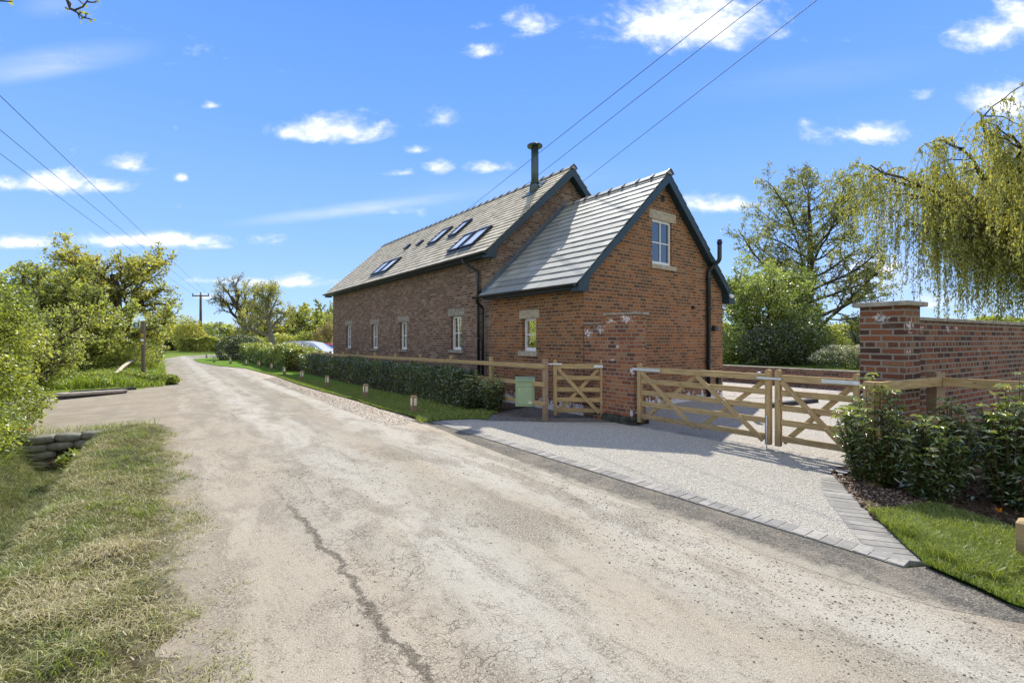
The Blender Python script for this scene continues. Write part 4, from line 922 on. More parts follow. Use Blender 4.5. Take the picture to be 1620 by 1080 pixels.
# ------------------------------------------------------------------ timber gates
def gate(A, B, zt, zb_, rails, label, hinge_at, xs=((0, 1),), zlow=.13, stile=.075, rh=.085):
    A, B = np.array(A), np.array(B); L = float(np.linalg.norm(B - A)); ang = math.atan2(*(B - A)[::-1])
    t_ = empty('field_gate', (A[0], A[1], 0), ang, label, 'gate')
    for x in (0, L - stile):
        mb = MB(); n = 6; w2 = stile / 2
        prof = [(x, zb_), (x + stile, zb_), (x + stile, zt - .03)] + [(x + w2 + w2 * math.cos(math.pi * k / n), zt - .03 + .03 * math.sin(math.pi * k / n)) for k in range(1, n)] + [(x, zt - .03)]
        f0 = [(a, -.035, b) for a, b in prof]; f1 = [(a, .04, b) for a, b in prof]; uvp = [(b, a) for a, b in prof]
        mb.face(f0, uvp); mb.face(f1[::-1], uvp[::-1])
        for i in range(len(prof)): j = (i + 1) % len(prof); mb.face([f0[j], f0[i], f1[i], f1[j]], [(prof[j][1], 0), (prof[i][1], 0), (prof[i][1], .07), (prof[j][1], .07)])
        mb.build('stile', M['wood'], t_, bevel=.004, merge=True)
    for i, z in enumerate(rails):
        mb = MB(); hh = rh if i else rh * 1.1; mb.beam((stile + .001, 0, z), (L - stile - .001, 0, z), .034 if i else .055, hh); mb.build('rail', M['wood'], t_, bevel=.003)
    for (f0, f1) in xs:
        xa, xb = stile + (L - 2 * stile) * f0, stile + (L - 2 * stile) * f1; ztop = rails[0] - rh * .55
        for a, b, yy_ in (((xa + .02, zlow), (xb - .02, ztop), .036), ((xa + .02, ztop), (xb - .02, zlow), -.036)):
            mb = MB(); mb.beam((a[0], yy_, a[1]), (b[0], yy_, b[1]), .03, .068); mb.build('brace', M['wood'], t_, bevel=.003)
            for i, z in enumerate(rails[1:-1]):
                f = (z - a[1]) / (b[1] - a[1]); x = a[0] + (b[0] - a[0]) * f; sg = 1 if yy_ > 0 else -1; bo = MB(); bo.tube([(x, yy_ + sg * .015, z), (x, yy_ + sg * .021, z)], .008, 8); bo.build('bolt', M['galv'], t_)
    for side, ln in hinge_at:
        mb = MB(); z = rails[0]; x0 = -.10 if side == 0 else L - ln; x1 = ln if side == 0 else L + .10
        for yy_ in (-.048, .042): mb.box(x0, x1, yy_, yy_ + .006, z - .025, z + .025)
        for k in range(3): xx = x0 + (x1 - x0) * (k + .8) / 3.6; mb.tube([(xx, -.054, z), (xx, -.048, z)], .009, 8)
        mb.build('hinge_strap', M['galv'], t_)
        mb = MB(); xx = -.10 if side == 0 else L + .10; mb.tube([(xx, 0, z - .06), (xx, 0, z + .05)], .014, 8); mb.box(xx - .05, xx + .01, -.045, .045, z - .06, z + .0) if side == 0 else mb.box(xx - .01, xx + .05, -.045, .045, z - .06, z + .0)
        mb.build('hinge', M['galv'], t_); mb = MB()
        z2 = rails[-1] + .03; mb.tube([(xx, 0, z2 - .04), (xx, 0, z2 + .05)], .014, 8); mb.tube([(xx + (.14 if side == 0 else -.14), 0, z2 + .02), (xx, 0, z2 + .02)], .01, 8)
        mb.box(xx - .05, xx + .01, -.045, .045, z2 - .05, z2 + .05) if side == 0 else mb.box(xx - .01, xx + .05, -.045, .045, z2 - .05, z2 + .05)
        mb.build('hinge', M['galv'], t_)
    return t_, L
RL = [1.045, .835, .625, .42, .19]
g1, L1 = gate(W(.03, -1.37), W(.03, -3.72), 1.16, .075, RL, 'wide five-bar timber gate with two crossed braces, next to the brick corner pier', [(0, .50)], ((0, .5), (.5, 1)))
g2, L2_ = gate(W(.03, -3.78), W(.03, -4.80), 1.165, .075, RL, 'narrower five-bar leaf of the drive gates, half behind the laurel shrub', [(1, .42)])
mb = MB(); mb.box(L1 - .18, L1 - .02, -.062, -.054, 1.02, 1.05); mb.tube([(L1 - .17, -.06, 1.05), (L1 - .17, -.06, 1.11), (L1 - .11, -.06, 1.115)], .007, 6); mb.box(L1 - .02, L1 + .16, -.058, -.046, 1.02, 1.05); mb.build('latch', M['galv'], g1)
mb = MB(); mb.tube([(L1 - .04, -.05, .5), (L1 - .04, -.05, -.01)], .008, 8); mb.build('drop_bolt', M['galv'], g1)
g3, L3 = gate((.83, 9.40), (1.83, 9.31), 1.19, .07, [1.055, .825, .59, .385, .175], 'small pedestrian gate with one cross brace, beside the green parcel box', [(1, .2)])
mb = MB(); mb.box(-.14, .17, -.056, -.046, 1.085, 1.115); mb.build('latch', M['galv'], g3)
# hanging post of the right leaf, against the garden wall pier
gp = MB(); n = 8
prof = [(0, 0), (.10, 0), (.10, 1.12)] + [(.05 + .05 * math.cos(math.pi * k / n), 1.12 + .05 * math.sin(math.pi * k / n)) for k in range(1, n)] + [(0, 1.12)]
f0 = [(a, 0, b) for a, b in prof]; f1 = [(a, .1, b) for a, b in prof]; gp.face(f0, [(b, a) for a, b in prof]); gp.face(f1[::-1], [(b, a) for a, b in prof][::-1])
for i in range(len(prof)): j = (i + 1) % len(prof); gp.face([f0[j], f0[i], f1[i], f1[j]], [(prof[j][1], 0), (prof[i][1], 0), (prof[i][1], .1), (prof[j][1], .1)])
o = gp.build('gate_post', M['wood'], None, bevel=.004, merge=True); o.location = (*W(.10, -4.88), 0); o.rotation_euler = (0, 0, ROT); tag(o, 'timber hanging post of the drive gate against the coped brick pier', 'post')

# ------------------------------------------------------------------ fence on the hedge side, parcel box
fence = empty('post_and_rail_fence', (*W(-1.0, .05), 0), ROT, 'long timber post and rail fence running behind the laurel hedge in front of the house', 'fence')
# local: x = s, y = t
posts = [0, 1.87, 3.7, 5.5, 7.3, 9.1, 10.9, 12.7, 14.5, 16.3, 18.1]
zr = lambda t: 1.115 - .0105 * t
for k, t in enumerate(posts):
    mb = MB(); wv = .075 if k else .085; mb.box(-wv / 2, wv / 2, t - wv / 2, t + wv / 2, -.1, zr(t) + (.10 if k else .10)); mb.build('post', M['wood'] if k else M['wood_grey'], fence, bevel=.005)
for off in (-.045, -.40, -.78):
    for a, b in zip(posts[:-1], posts[1:]):
        mb = MB(); mb.beam((-.06, a - (.03 if a else .04), zr(a) + off), (-.06, b - .034, zr(b) + off), .038, .09, r=random.random()); mb.build('rail', M['wood'], fence, bevel=.003)
bx = empty('parcel_box', (.27, 9.62, 0), R(88), 'sage green metal parcel box hung on the fence near the small gate', 'parcel box')
# local x = s (front faces -x), y = t
mb = MB(); mb.box(-.27, 0, -.19, .19, .25, .76)
mb.build('body', M['sage'], bx, bevel=.006)
mb = MB(); V8 = [(-.30, -.205, .755), (0.01, -.205, .755), (0.01, .205, .755), (-.30, .205, .755), (-.30, -.205, .78), (0.01, -.205, .83), (0.01, .205, .83), (-.30, .205, .78)]
mb.mesh(V8, [(0, 3, 2, 1), (4, 5, 6, 7), (0, 1, 5, 4), (2, 3, 7, 6), (1, 2, 6, 5), (3, 0, 4, 7)]); mb.build('lid', M['sage'], bx, bevel=.006)
mb = MB(); mb.box(-.277, -.2702, -.155, .155, .29, .64); dr = mb.build('door', M['sage'], bx, bevel=.003)
mb = MB()
for (a, b, c_, d) in ((-.162, .162, .64, .646), (-.162, .162, .284, .29), (-.162, -.156, .29, .64), (.156, .162, .29, .64)): mb.box(-.2725, -.2702, a, b, c_, d)
mb.build('seam', M['sage_line'], dr)
mb = MB(); mb.tube([(-.277, .115, .585), (-.284, .115, .585)], .011, 12); mb.build('lock', M['galv'], dr)
mb = MB()       # small pale emblem low on the door
for i in range(12):
    a0, a1 = math.pi * i / 12, math.pi * (i + 1) / 12
    mb.face([(-.2785, -.095 + .026 * math.cos(a0), .335 + .026 * math.sin(a0)), (-.2785, -.095 + .026 * math.cos(a1), .335 + .026 * math.sin(a1)), (-.2785, -.095 + .018 * math.cos(a1), .335 + .018 * math.sin(a1)), (-.2785, -.095 + .018 * math.cos(a0), .335 + .018 * math.sin(a0))])
mb.box(-.2795, -.2775, -.118, -.072, .312, .333); mb.box(-.2795, -.2775, -.142, -.124, .312, .326)
mb.build('emblem', M['white'], dr)

# ------------------------------------------------------------------ garden wall and pier on the right
e2 = np.array([.862, .507]); e1 = np.array([-.507, .862]); K = np.array([4.57, 5.45]); RA = math.atan2(.507, .862)
gpier = empty('coped_pier', (K[0], K[1], 0), RA, 'square brick pier with a stone cap at the end of the garden wall', 'gate pier')
mb = MB(); pts = [(0, .45), (0, 0), (.44, 0), (.44, .45)]; acc = 0
for i in range(4):
    a, b = pts[i], pts[(i + 1) % 4]; L = math.dist(a, b); mb.face([(*a, -.1), (*b, -.1), (*b, 1.99), (*a, 1.99)], [(acc, -.1), (acc + L, -.1), (acc + L, 1.99), (acc, 1.99)]); acc += L
mb.build('shaft', M['brick_garden'], gpier)
mb = MB(); mb.box(-.06, .50, -.06, .51, 1.99, 2.045); mb.build('cap', M['coping'], gpier, bevel=.008)
gw = empty('garden_wall', (*(K + e2 * .44 + e1 * .10), 0), RA, 'long coped wall of dark red bricks behind the rail fence', 'wall')
mb = MB(); mb.face([(0, 0, -.1), (14, 0, -.1), (14, 0, 1.83), (0, 0, 1.83)], [(.9, -.1), (14.9, -.1), (14.9, 1.83), (.9, 1.83)]); mb.face([(14, .23, -.1), (0, .23, -.1), (0, .23, 1.83), (14, .23, 1.83)], [(0, -.1), (14, -.1), (14, 1.83), (0, 1.83)])
mb.face([(14, 0, -.1), (14, .23, -.1), (14, .23, 1.83), (14, 0, 1.83)], [(0, -.1), (.23, -.1), (.23, 1.83), (0, 1.83)]); mb.face([(0, 0, 1.83), (14, 0, 1.83), (14, .23, 1.83), (0, .23, 1.83)]); mb.build('brickwork', M['brick_garden'], gw)
mb = MB()
for k in range(16): mb.box(k * .9 + .003, min((k + 1) * .9 - .003, 14.03), -.03, .26, 1.831, 1.875)
mb.build('coping', M['coping'], gw, bevel=.006)

# rail fence in front of that wall
rf_ = empty('corner_rail_fence', (5.15, 5.62, 0), 0, 'new timber rail fence turning a corner behind the glossy laurel shrubs on the right', 'fence')
def lp(p): return (p[0] - 5.15, p[1] - 5.62)
F0, F1, F2 = (5.15, 5.62), (3.87, 4.95), (6.6, 3.55)
d2 = (np.array(F2) - F0) / np.linalg.norm(np.array(F2) - F0)
for p, hgt in ((F0, 1.20), (F1, 1.14), (tuple(F0 + d2 * 1.75), 1.2)):
    q_ = lp(p); mb = MB(); o_ = (q_[0] + .04, q_[1] + .03); mb.frame_box((o_[0] - .06, o_[1] - .0, -.1), (.125, .02, 0), (-.02, .125, 0), (0, 0, hgt + .1)); mb.build('post', M['wood_grey'] if p == F0 else M['wood'], rf_, bevel=.005)
for z in (1.09, .60, .16):
    mb = MB(); a, b = lp(F1), lp(F0); mb.beam((*a, z), (*b, z), .04, .105); mb.build('rail', M['wood'], rf_, bevel=.003)
    mb = MB(); b = lp(F0); c_ = lp(F2); dd = Vector((c_[0] - b[0], c_[1] - b[1], 0)).normalized() * .025; mb.beam((b[0] + dd.x, b[1] + dd.y - .0, z - .003), (*c_, z - .003), .04, .105); mb.build('rail', M['wood'], rf_, bevel=.003)

# light bollards
def bollard(lbl):
    t_ = empty('light_bollard', (0, 0, 0), ROT, lbl, 'bollard', 'light bollards along the lawn strip')
    mb = MB(); w_ = .058; h = .345
    mb.box(-w_, w_, -w_, w_, -.05, h - .012); mb.build('post', M['bollard_wood'], t_, bevel=.004)
    mb = MB(); b = [(-w_, -w_, h - .012), (w_, -w_, h - .012), (w_, w_, h - .012), (-w_, w_, h - .012)]; tt = [(x * .6, y * .6, h + .012) for x, y, _ in b]
    mb.mesh(b + tt, [(4, 5, 6, 7)] + [(i, (i + 1) % 4, 4 + (i + 1) % 4, 4 + i) for i in range(4)]); mb.build('cap', M['wood'], t_)
    mb = MB(); mb.box(-.030, .034, -w_ - .004, -w_ - .0005, .14, .30); mb.box(-w_ - .004, -w_ - .0005, -.030, .030, .14, .30); mb.build('light_panel', M['panel'], t_, bevel=.002)
    return t_
M['bollard_wood'] = wood_mat('bollard_timber', (.22, .13, .07), (.38, .26, .15))
M['panel'] = simple('opal_panel', (.72, .66, .52), .4, .3, var=.05)
ordn = ['nearest', 'second nearest', 'third nearest', 'fourth', 'fifth', 'sixth', 'seventh', 'eighth', 'ninth', 'tenth', 'eleventh', 'farthest']
bpos = [(-2.13, 10.15), (-3.98, 12.73), (-6.15, 15.58), (-8.11, 18.08), (-10.02, 20.59), (-12.18, 23.68), (-13.91, 25.74), (-15.63, 27.53), (-17.82, 29.6), (-20.1, 31.57), (-25.6, 39.2), (-25.4, 40.9)]
b0 = bollard('short square timber light bollard, nearest of the row on the lawn strip')
for i, p in enumerate(bpos):
    b_ = b0 if i == 0 else copy_tree(b0); b_.location = (*p, 0.02); b_.rotation_euler = (random.uniform(-.02, .02), random.uniform(-.02, .02), ROT + random.uniform(-.08, .08))
    if i: b_['label'] = 'short timber light bollard, %s of its row counted from the drive' % ordn[i]
tb = empty('timber_bollard', (3.64, 3.27, 0), ROT, 'thick plain timber bollard on the lawn patch at the right edge of the photo', 'bollard')
mb = MB(); mb.box(-.075, .075, -.075, .075, -.05, .31); mb.build('post', M['wood'], tb, bevel=.006)
mb = MB(); b = [(-.075, -.075, .3105), (.075, -.075, .3105), (.075, .075, .3105), (-.075, .075, .3105)]; tt = [(x * .7, y * .7, .325) for x, y, _ in b]; mb.mesh(b + tt, [(4, 5, 6, 7)] + [(i, (i + 1) % 4, 4 + (i + 1) % 4, 4 + i) for i in range(4)]); mb.build('cap', M['wood'], tb)

# courtyard low wall, low dark bar on the gravel
lw = empty('low_brick_wall', (*W(9.95, -7), 0), ROT, 'low dark brick retaining wall across the back of the courtyard', 'wall')
mb = MB(); mb.face([(0, 0, -.1), (0, 0, .57), (0, 24, .57), (0, 24, -.1)], [(0, -.1), (0, .57), (24, .57), (24, -.1)]); mb.face([(.22, 0, -.1), (.22, 24, -.1), (.22, 24, .57), (.22, 0, .57)], [(0, -.1), (24, -.1), (24, .57), (0, .57)])
mb.face([(0, 0, -.1), (.22, 0, -.1), (.22, 0, .57), (0, 0, .57)], [(0, -.1), (.22, -.1), (.22, .57), (0, .57)]); mb.face([(0, 0, .57), (.22, 0, .57), (.22, 24, .57), (0, 24, .57)]); mb.build('brickwork', M['brick_low'], lw)
mb = MB(); mb.box(-.02, .24, -.02, 24.02, .571, .62); mb.build('coping', M['coping'], lw, bevel=.008)
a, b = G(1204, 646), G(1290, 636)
mb = MB(); mb.beam((a[0], a[1], .05), (b[0], b[1], .05), .16, .10); o = mb.build('dark_bar', M['dark_grey'], None, bevel=.01); tag(o, 'low dark bar lying on the pale gravel behind the gates', 'dark_bar')

# ------------------------------------------------------------------ signpost, slab bridge, headwall, log, stumps
M['sign_wood'] = wood_mat('sign_timber', (.10, .075, .06), (.17, .13, .105))
sp = empty('footpath_signpost', (-13.95, 17.7, .0), 0, 'slim brown footpath signpost with a small green arrow plate at the track mouth', 'signpost')
mb = MB(); mb.box(-.05, .05, -.05, .05, 0, 2.28); mb.build('post', M['sign_wood'], sp, bevel=.008)
mb = MB(); pl = [(-.08, 2.02), (-.08, 2.24), (-.30, 2.24), (-.38, 2.13), (-.30, 2.02)]; f0 = [(a, -.066, b) for a, b in pl]; f1 = [(a, -.052, b) for a, b in pl]; mb.face(f0[::-1]); mb.face(f1)
for i in range(5): j = (i + 1) % 5; mb.face([f0[i], f0[j], f1[j], f1[i]])
pt = mb.build('sign_plate', M['sign_white'] if 'sign_white' in M else M['white'], sp)
mb = MB(); mb.face([(x, -.0665, z) for x, z in ((-.10, 2.045), (-.29, 2.045), (-.35, 2.13), (-.29, 2.215), (-.10, 2.215))][::-1]); mb.build('plate_field', M['sign_green'], pt)
mb = MB(); mb.tube([(-.205, -.068, 2.13), (-.205, -.0705, 2.13)], .055, 16); mb.build('roundel', M['white'], pt)
mb = MB(); mb.face([(x, -.072, z) for x, z in ((-.245, 2.13), (-.205, 2.165), (-.205, 2.142), (-.17, 2.142), (-.17, 2.118), (-.205, 2.118), (-.205, 2.095))]); mb.build('arrow', M['sign_green'], pt)
for z0, z1, mt in ((1.66, 1.80, 'sign_yellow'), (1.50, 1.60, 'white'), (1.38, 1.46, 'sign_yellow')):
    mb = MB(); mb.box(-.052, .052, -.062, -.051, z0, z1); mb.build('waymark', M[mt], sp, bevel=.003)
sb = empty('slab_bridge', (*G(145, 622), 0), 0, 'flat pale concrete slab kerb along the far side of the side track', 'kerb')
a, b = G(93, 617.5, .24), G(196, 616, .10)
a = np.array(a) - np.array(G(145, 622)); b = np.array(b) - np.array(G(145, 622))
mb = MB(); mb.beam((a[0], a[1], .13), (b[0], b[1], .07), .34, .08); mb.build('slab', M['concrete'], sb, bevel=.02)
mb = MB(); mb.beam((a[0], a[1] + .30, .15), (b[0] + .1, b[1] + .32, .10), .06, .08); mb.build('edge_board', M['dark_grey'], sb, bevel=.01)
mb = MB(); mb.beam((a[0], a[1] - .0, .04), (b[0], b[1] - .0, .01), .26, .10); mb.build('beam', M['dark_grey'], sb, bevel=.01)  # dark bar standing in for the shade beneath the slab
# headwall of weathered concrete-filled sacks over the ditch
def sack(loc, sx, sy, sz, rz, label):
    bm = bmesh.new(); bmesh.ops.create_icosphere(bm, subdivisions=3, radius=1)
    for v in bm.verts:
        c_ = v.co; n = math.sin(c_.x * 5 + loc[0] * 9) * .05 + math.sin(c_.y * 7 + loc[2] * 11) * .05
        v.co = Vector((math.copysign(abs(c_.x) ** .6, c_.x) * sx * (1 + n), math.copysign(abs(c_.y) ** .7, c_.y) * sy, (math.copysign(abs(c_.z) ** .7, c_.z) * (1 + n) - .12 * (1 - abs(c_.x))) * sz))
    me = bpy.data.meshes.new('sack_stone'); bm.to_mesh(me); bm.free(); me.polygons.foreach_set('use_smooth', [True] * len(me.polygons)); me.materials.append(M['sandbag'])
    o_ = bpy.data.objects.new('sack_stone', me); COL.objects.link(o_); o_.location = loc; o_.rotation_euler = (0, random.uniform(-.08, .08), rz); return tag(o_, label, 'sack', 'sack stones of the ditch headwall')
hwc = np.array(W(-8.33, 4.0)); hd = D2
k = 0
for row in range(4):
    for j in range(3 if row < 3 else 3):
        x = (j - 1) * .33 + (row % 2) * .10 - .03; zc = -.46 + row * .135
        if row < 2 and j == 1: continue       # the dark opening
        p = hwc + hd * x; where = ('left', 'middle', 'right')[j]; rown = ('bottom', 'second', 'third', 'top')[row]
        sack((p[0], p[1], zc), .185, .13, .075, ROT + random.uniform(-.1, .1), 'grey-brown cement sack, %s one in the %s row of the ditch headwall' % (where, rown)); k += 1
mb = MB(); q_ = W(-9.0, 4.25); mb.frame_box((q_[0], q_[1], .03), (.20, .09, .0), (-.04, .10, 0), (0, 0, .07)); o = mb.build('loose_brick', M['brickbat'], None, bevel=.008); tag(o, 'loose red half brick lying above the ditch headwall', 'brick')
# pale log propped on the bank, stumps, trunk stub
a, b = G(164, 613), G(205, 566.5)
a = (a[0], a[1], .1); b = (-17.4, 21.6, .75)
mb = MB(); mb.tube([Vector(a).lerp(Vector(b), f) + Vector((.06 * math.sin(f * 7), 0, .05 * math.sin(f * 5))) for f in np.linspace(0, 1, 8)], [.07, .075, .07, .065, .07, .06, .05, .05], 8); o = mb.build('fallen_branch', M['pale_log']); tag(o, 'bare pale branch slanting down the bank left of the signpost', 'branch')
for i, (u, vb, vt, ww, nm) in enumerate(((241, 562, 546, .34, 'thickest dark stump post at the lane bend'), (249.5, 558.5, 549.5, .20, 'dark short post second from the thick stump at the lane bend'), (256, 558, 551, .10, 'thinnest short post in the row at the lane bend'), (261.5, 558.5, 549.5, .20, 'dark short post at the right end of the row at the lane bend'))):
    x, y = G(u, vb); h = (vb - vt) * y / 740; mb = MB(); mb.tube([(x, y, -.05), (x + .02, y, h * .6), (x - .01, y, h)], [ww * .5, ww * .47, ww * .42], 9); o = mb.build('stump_post', M['pole_wood']); tag(o, nm, 'post', 'short posts at the lane bend')
# small stub poles of the same line + telegraph poles
def tpole(x, y, h, arm, label, tr=.16):
    t_ = empty('telegraph_pole', (x, y, 0), .1, label, 'telegraph pole')
    mb = MB(); mb.tube([(0, 0, 0), (0, 0, h)], [tr * 1.25, tr * .8], 12); mb.build('mast', M['pole_wood'], t_)
    mb = MB(); mb.box(-arm / 2, arm / 2, -.07, .07, h - .32, h - .16); ar = mb.build('crossarm', M['pole_wood'], t_)
    mb = MB()
    for xx in (-arm / 2 + .1, 0.0, arm / 2 - .1): mb.tube([(xx, 0, h - .16 if xx else h), (xx, 0, h + .06 if xx else h + .2), (xx, 0, h + .12 if xx else h + .26)], [.035, .07, .04], 8)
    mb.build('insulator', M['rubber'], ar)
    return t_
P1 = (-40.6, 61.0); H1 = 1.6 + 71 / 740 * 61
tpole(*P1, H1, 2.1, 'dark telegraph pole with a crossarm, tallest pole beyond the bend')
tpole((348 - 810) / 740 * 150, 150, 1.6 + 27 / 740 * 150, 2.2, 'distant telegraph pole, middle one of three above the far trees', .17)
tpole((356.5 - 810) / 740 * 240, 240, 1.6 + 17 / 740 * 240, 2.2, 'farthest telegraph pole, just above the dome shaped bush', .2)
def wire(pts, label, r=.011, sag=0.0):
    mb = MB(); A, B = Vector(pts[0]), Vector(pts[1]); n = 28
    mb.tube([A.lerp(B, k / n) - Vector((0, 0, sag * 4 * (k / n) * (1 - k / n))) for k in range(n + 1)], r, 5, cap=False); o_ = mb.build('overhead_wire', M['rubber']); tag(o_, label, 'wire')
def ray(u, v, z): k_ = (z - 1.6) * 740 / (536 - v); return ((u - 810) / 740 * k_, k_, z)
for (u, v, dxx, nm) in ((0, 145, 1.0, 'highest of the three overhead wires crossing the left sky'), (0, 200, 0.0, 'middle one of the three overhead wires crossing the left sky'), (0, 238, -1.0, 'lowest of the three overhead wires crossing the left sky')):
    A = Vector((P1[0] + dxx, P1[1], H1 + .1 if dxx == 0 else H1 - .05)); B = Vector(ray(u, v, A.z - .25)); B2 = A + (B - A) * 1.35; wire([A, B2], nm, .008, .12)
for (ua, va, ub, vb, nm) in ((1160, 0, 735, 335, 'left one of the three overhead wires passing behind the flue'), (1207, 0, 853, 276, 'middle one of the three overhead wires coming down behind the main roof'), (1293, 0, 922, 287, 'right one of the three overhead wires coming down behind the roofs')):
    A, B = Vector(ray(ua, va, 8.6)), Vector(ray(ub, vb, 8.6)); d_ = (B - A); wire([A - d_ * .5, A + d_ * 3.4], nm, .009, 0.0)

# ------------------------------------------------------------------ parked cars behind the hedge
def car(name, paint, loc, rz, label):
    t_ = empty(name, loc, rz, label, 'car')
    # x forward; stations along the length: (x, half width, z sill, z belt, half width roof, z roof)
    st = [(-2.1, .70, .45, .80, .60, .84), (-2.0, .80, .30, .95, .62, 1.0), (-1.6, .85, .25, .95, .60, 1.36), (-.9, .87, .22, .95, .61, 1.46), (-.1, .88, .22, .94, .61, 1.47), (.5, .88, .22, .93, .58, 1.38), (1.15, .87, .22, .90, .60, .94), (1.8, .83, .25, .80, .6, .84), (2.1, .70, .35, .68, .5, .72)]
    V = []; Fc = []; n = 10
    for x, hw, zs, zbelt, hr, zr_ in st:
        V += [(x, -hw * .92, zs), (x, -hw, (zs + zbelt) / 2), (x, -hw * .97, zbelt), (x, -hr, zr_ - .03), (x, -hr * .7, zr_), (x, hr * .7, zr_), (x, hr, zr_ - .03), (x, hw * .97, zbelt), (x, hw, (zs + zbelt) / 2), (x, hw * .92, zs)]
    for i in range(len(st) - 1):
        for k_ in range(n): Fc.append((i * n + k_, i * n + (k_ + 1) % n, (i + 1) * n + (k_ + 1) % n, (i + 1) * n + k_))
    Fc.append(tuple(range(n))[::-1]); Fc.append(tuple((len(st) - 1) * n + k_ for k_ in range(n)))
    mb = MB(); mb.mesh(V, Fc, sm=True); mb.build('body', paint, t_, merge=True)
    def q(ix, ks, e=.012):
        return [tuple(Vector(V[i * n + k_]) + Vector((0, (-e if k_ < 5 else e), e))) for i, k_ in ks]
    gl = MB(); gl.face([Vector(V[5 * n + k_]).lerp(Vector(V[6 * n + k_]), f) + Vector((.012, 0, .014)) for k_, f in ((3, .08), (6, .08), (6, .92), (3, .92))]); gl.build('windscreen', M['car_glass'], t_)
    gl = MB(); gl.face([Vector(V[2 * n + k_]).lerp(Vector(V[1 * n + k_]), f) + Vector((-.014, 0, .012)) for k_, f in ((3, .1), (6, .1), (6, .85), (3, .85))]); gl.build('rear_window', M['car_glass'], t_)
    for a_, b_, sg in ((3, 2, -1), (6, 7, 1)):
        gl = MB()
        for i0, i1, fa, fb in ((2, 3, .25, .95), (3, 4, .03, .97), (4, 5, .03, .85)):
            T0, T1, B0, B1 = (Vector(V[i0 * n + a_]), Vector(V[i1 * n + a_]), Vector(V[i0 * n + b_]), Vector(V[i1 * n + b_])); e = Vector((0, sg * .014, .004))
            T, Bq = (lambda f: T0.lerp(T1, f)), (lambda f: B0.lerp(B1, f)); gl.face([Bq(fa).lerp(T(fa), .08) + e, Bq(fb).lerp(T(fb), .08) + e, Bq(fb).lerp(T(fb), .9) + e, Bq(fa).lerp(T(fa), .9) + e])
        gl.build('side_window', M['car_glass'], t_)
    for x in (-1.35, 1.3):
        for sg in (-1, 1):
            mb = MB(); mb.tube([(x, sg * .70, .32), (x, sg * .89, .32)], .32, 20); wh = mb.build('wheel', M['rubber'], t_); mb = MB(); mb.tube([(x, sg * .885, .32), (x, sg * .90, .32)], .2, 16); mb.build('rim', M['galv'], wh)
    for sg in (-1, 1):
        mb = MB(); mb.box(1.95, 2.08, sg * .62 - .13, sg * .62 + .13, .58, .70); mb.build('headlight', M['white'], t_, bevel=.02)
        mb = MB(); mb.box(.82, .95, sg * .98 - .09, sg * .98 + .09, .92, 1.05); mb.build('wing_mirror', paint, t_, bevel=.03)
    return t_
car('parked_car', M['silver_paint'], (-12.15, 28.2, 0), R(-12), 'silver car whose roof and windscreen show above the hedge left of the house')
car('parked_car', M['red_paint'], (-12.6, 33.0, -.18), R(8), 'red car just showing between the silver car and the house wall')
# ------------------------------------------------------------------ vegetation builders
def leaves_mesh(name, P, size, asp, mat, parent, up=.25, rnd=None, dirs=None, fold=.25, droop=0.0):
    """one folded leaf (2 quads sharing the midrib ends) per point"""
    n = len(P)
    if n == 0: return None
    a = rng.normal(size=(n, 3)) if dirs is None else dirs + rng.normal(0, .45, (n, 3)); a[:, 2] -= droop; a /= np.linalg.norm(a, axis=1)[:, None] + 1e-9
    nn = rng.normal(size=(n, 3)); nn[:, 2] = np.abs(nn[:, 2]) + up * 2; nn -= a * (nn * a).sum(1)[:, None]; nn /= np.linalg.norm(nn, axis=1)[:, None] + 1e-9
    b = np.cross(nn, a); L = (size * (.6 + .8 * rng.random(n)))[:, None]; Wd = L * asp
    base = P - a * L * .5; tip = P + a * L * .5 - np.array([0, 0, 1]) * L * droop * .3; m = P + nn * L * fold * .0
    s1 = m + b * Wd * .5 + nn * L * fold * .35; s2 = m - b * Wd * .5 + nn * L * fold * .35
    Vv = np.stack([base, s1, tip, s2], 1).reshape(-1, 3); i4 = np.arange(n)[:, None] * 4
    Fv = np.concatenate([i4 + [[0, 1, 2]], i4 + [[0, 2, 3]]], 1).reshape(-1, 3)
    r = np.clip(rng.normal(.5, .22, n), 0, 1) if rnd is None else np.clip(rnd, 0, 1)
    return mesh_np(name, Vv, Fv, mat, parent, rnd=np.repeat(r, 2))

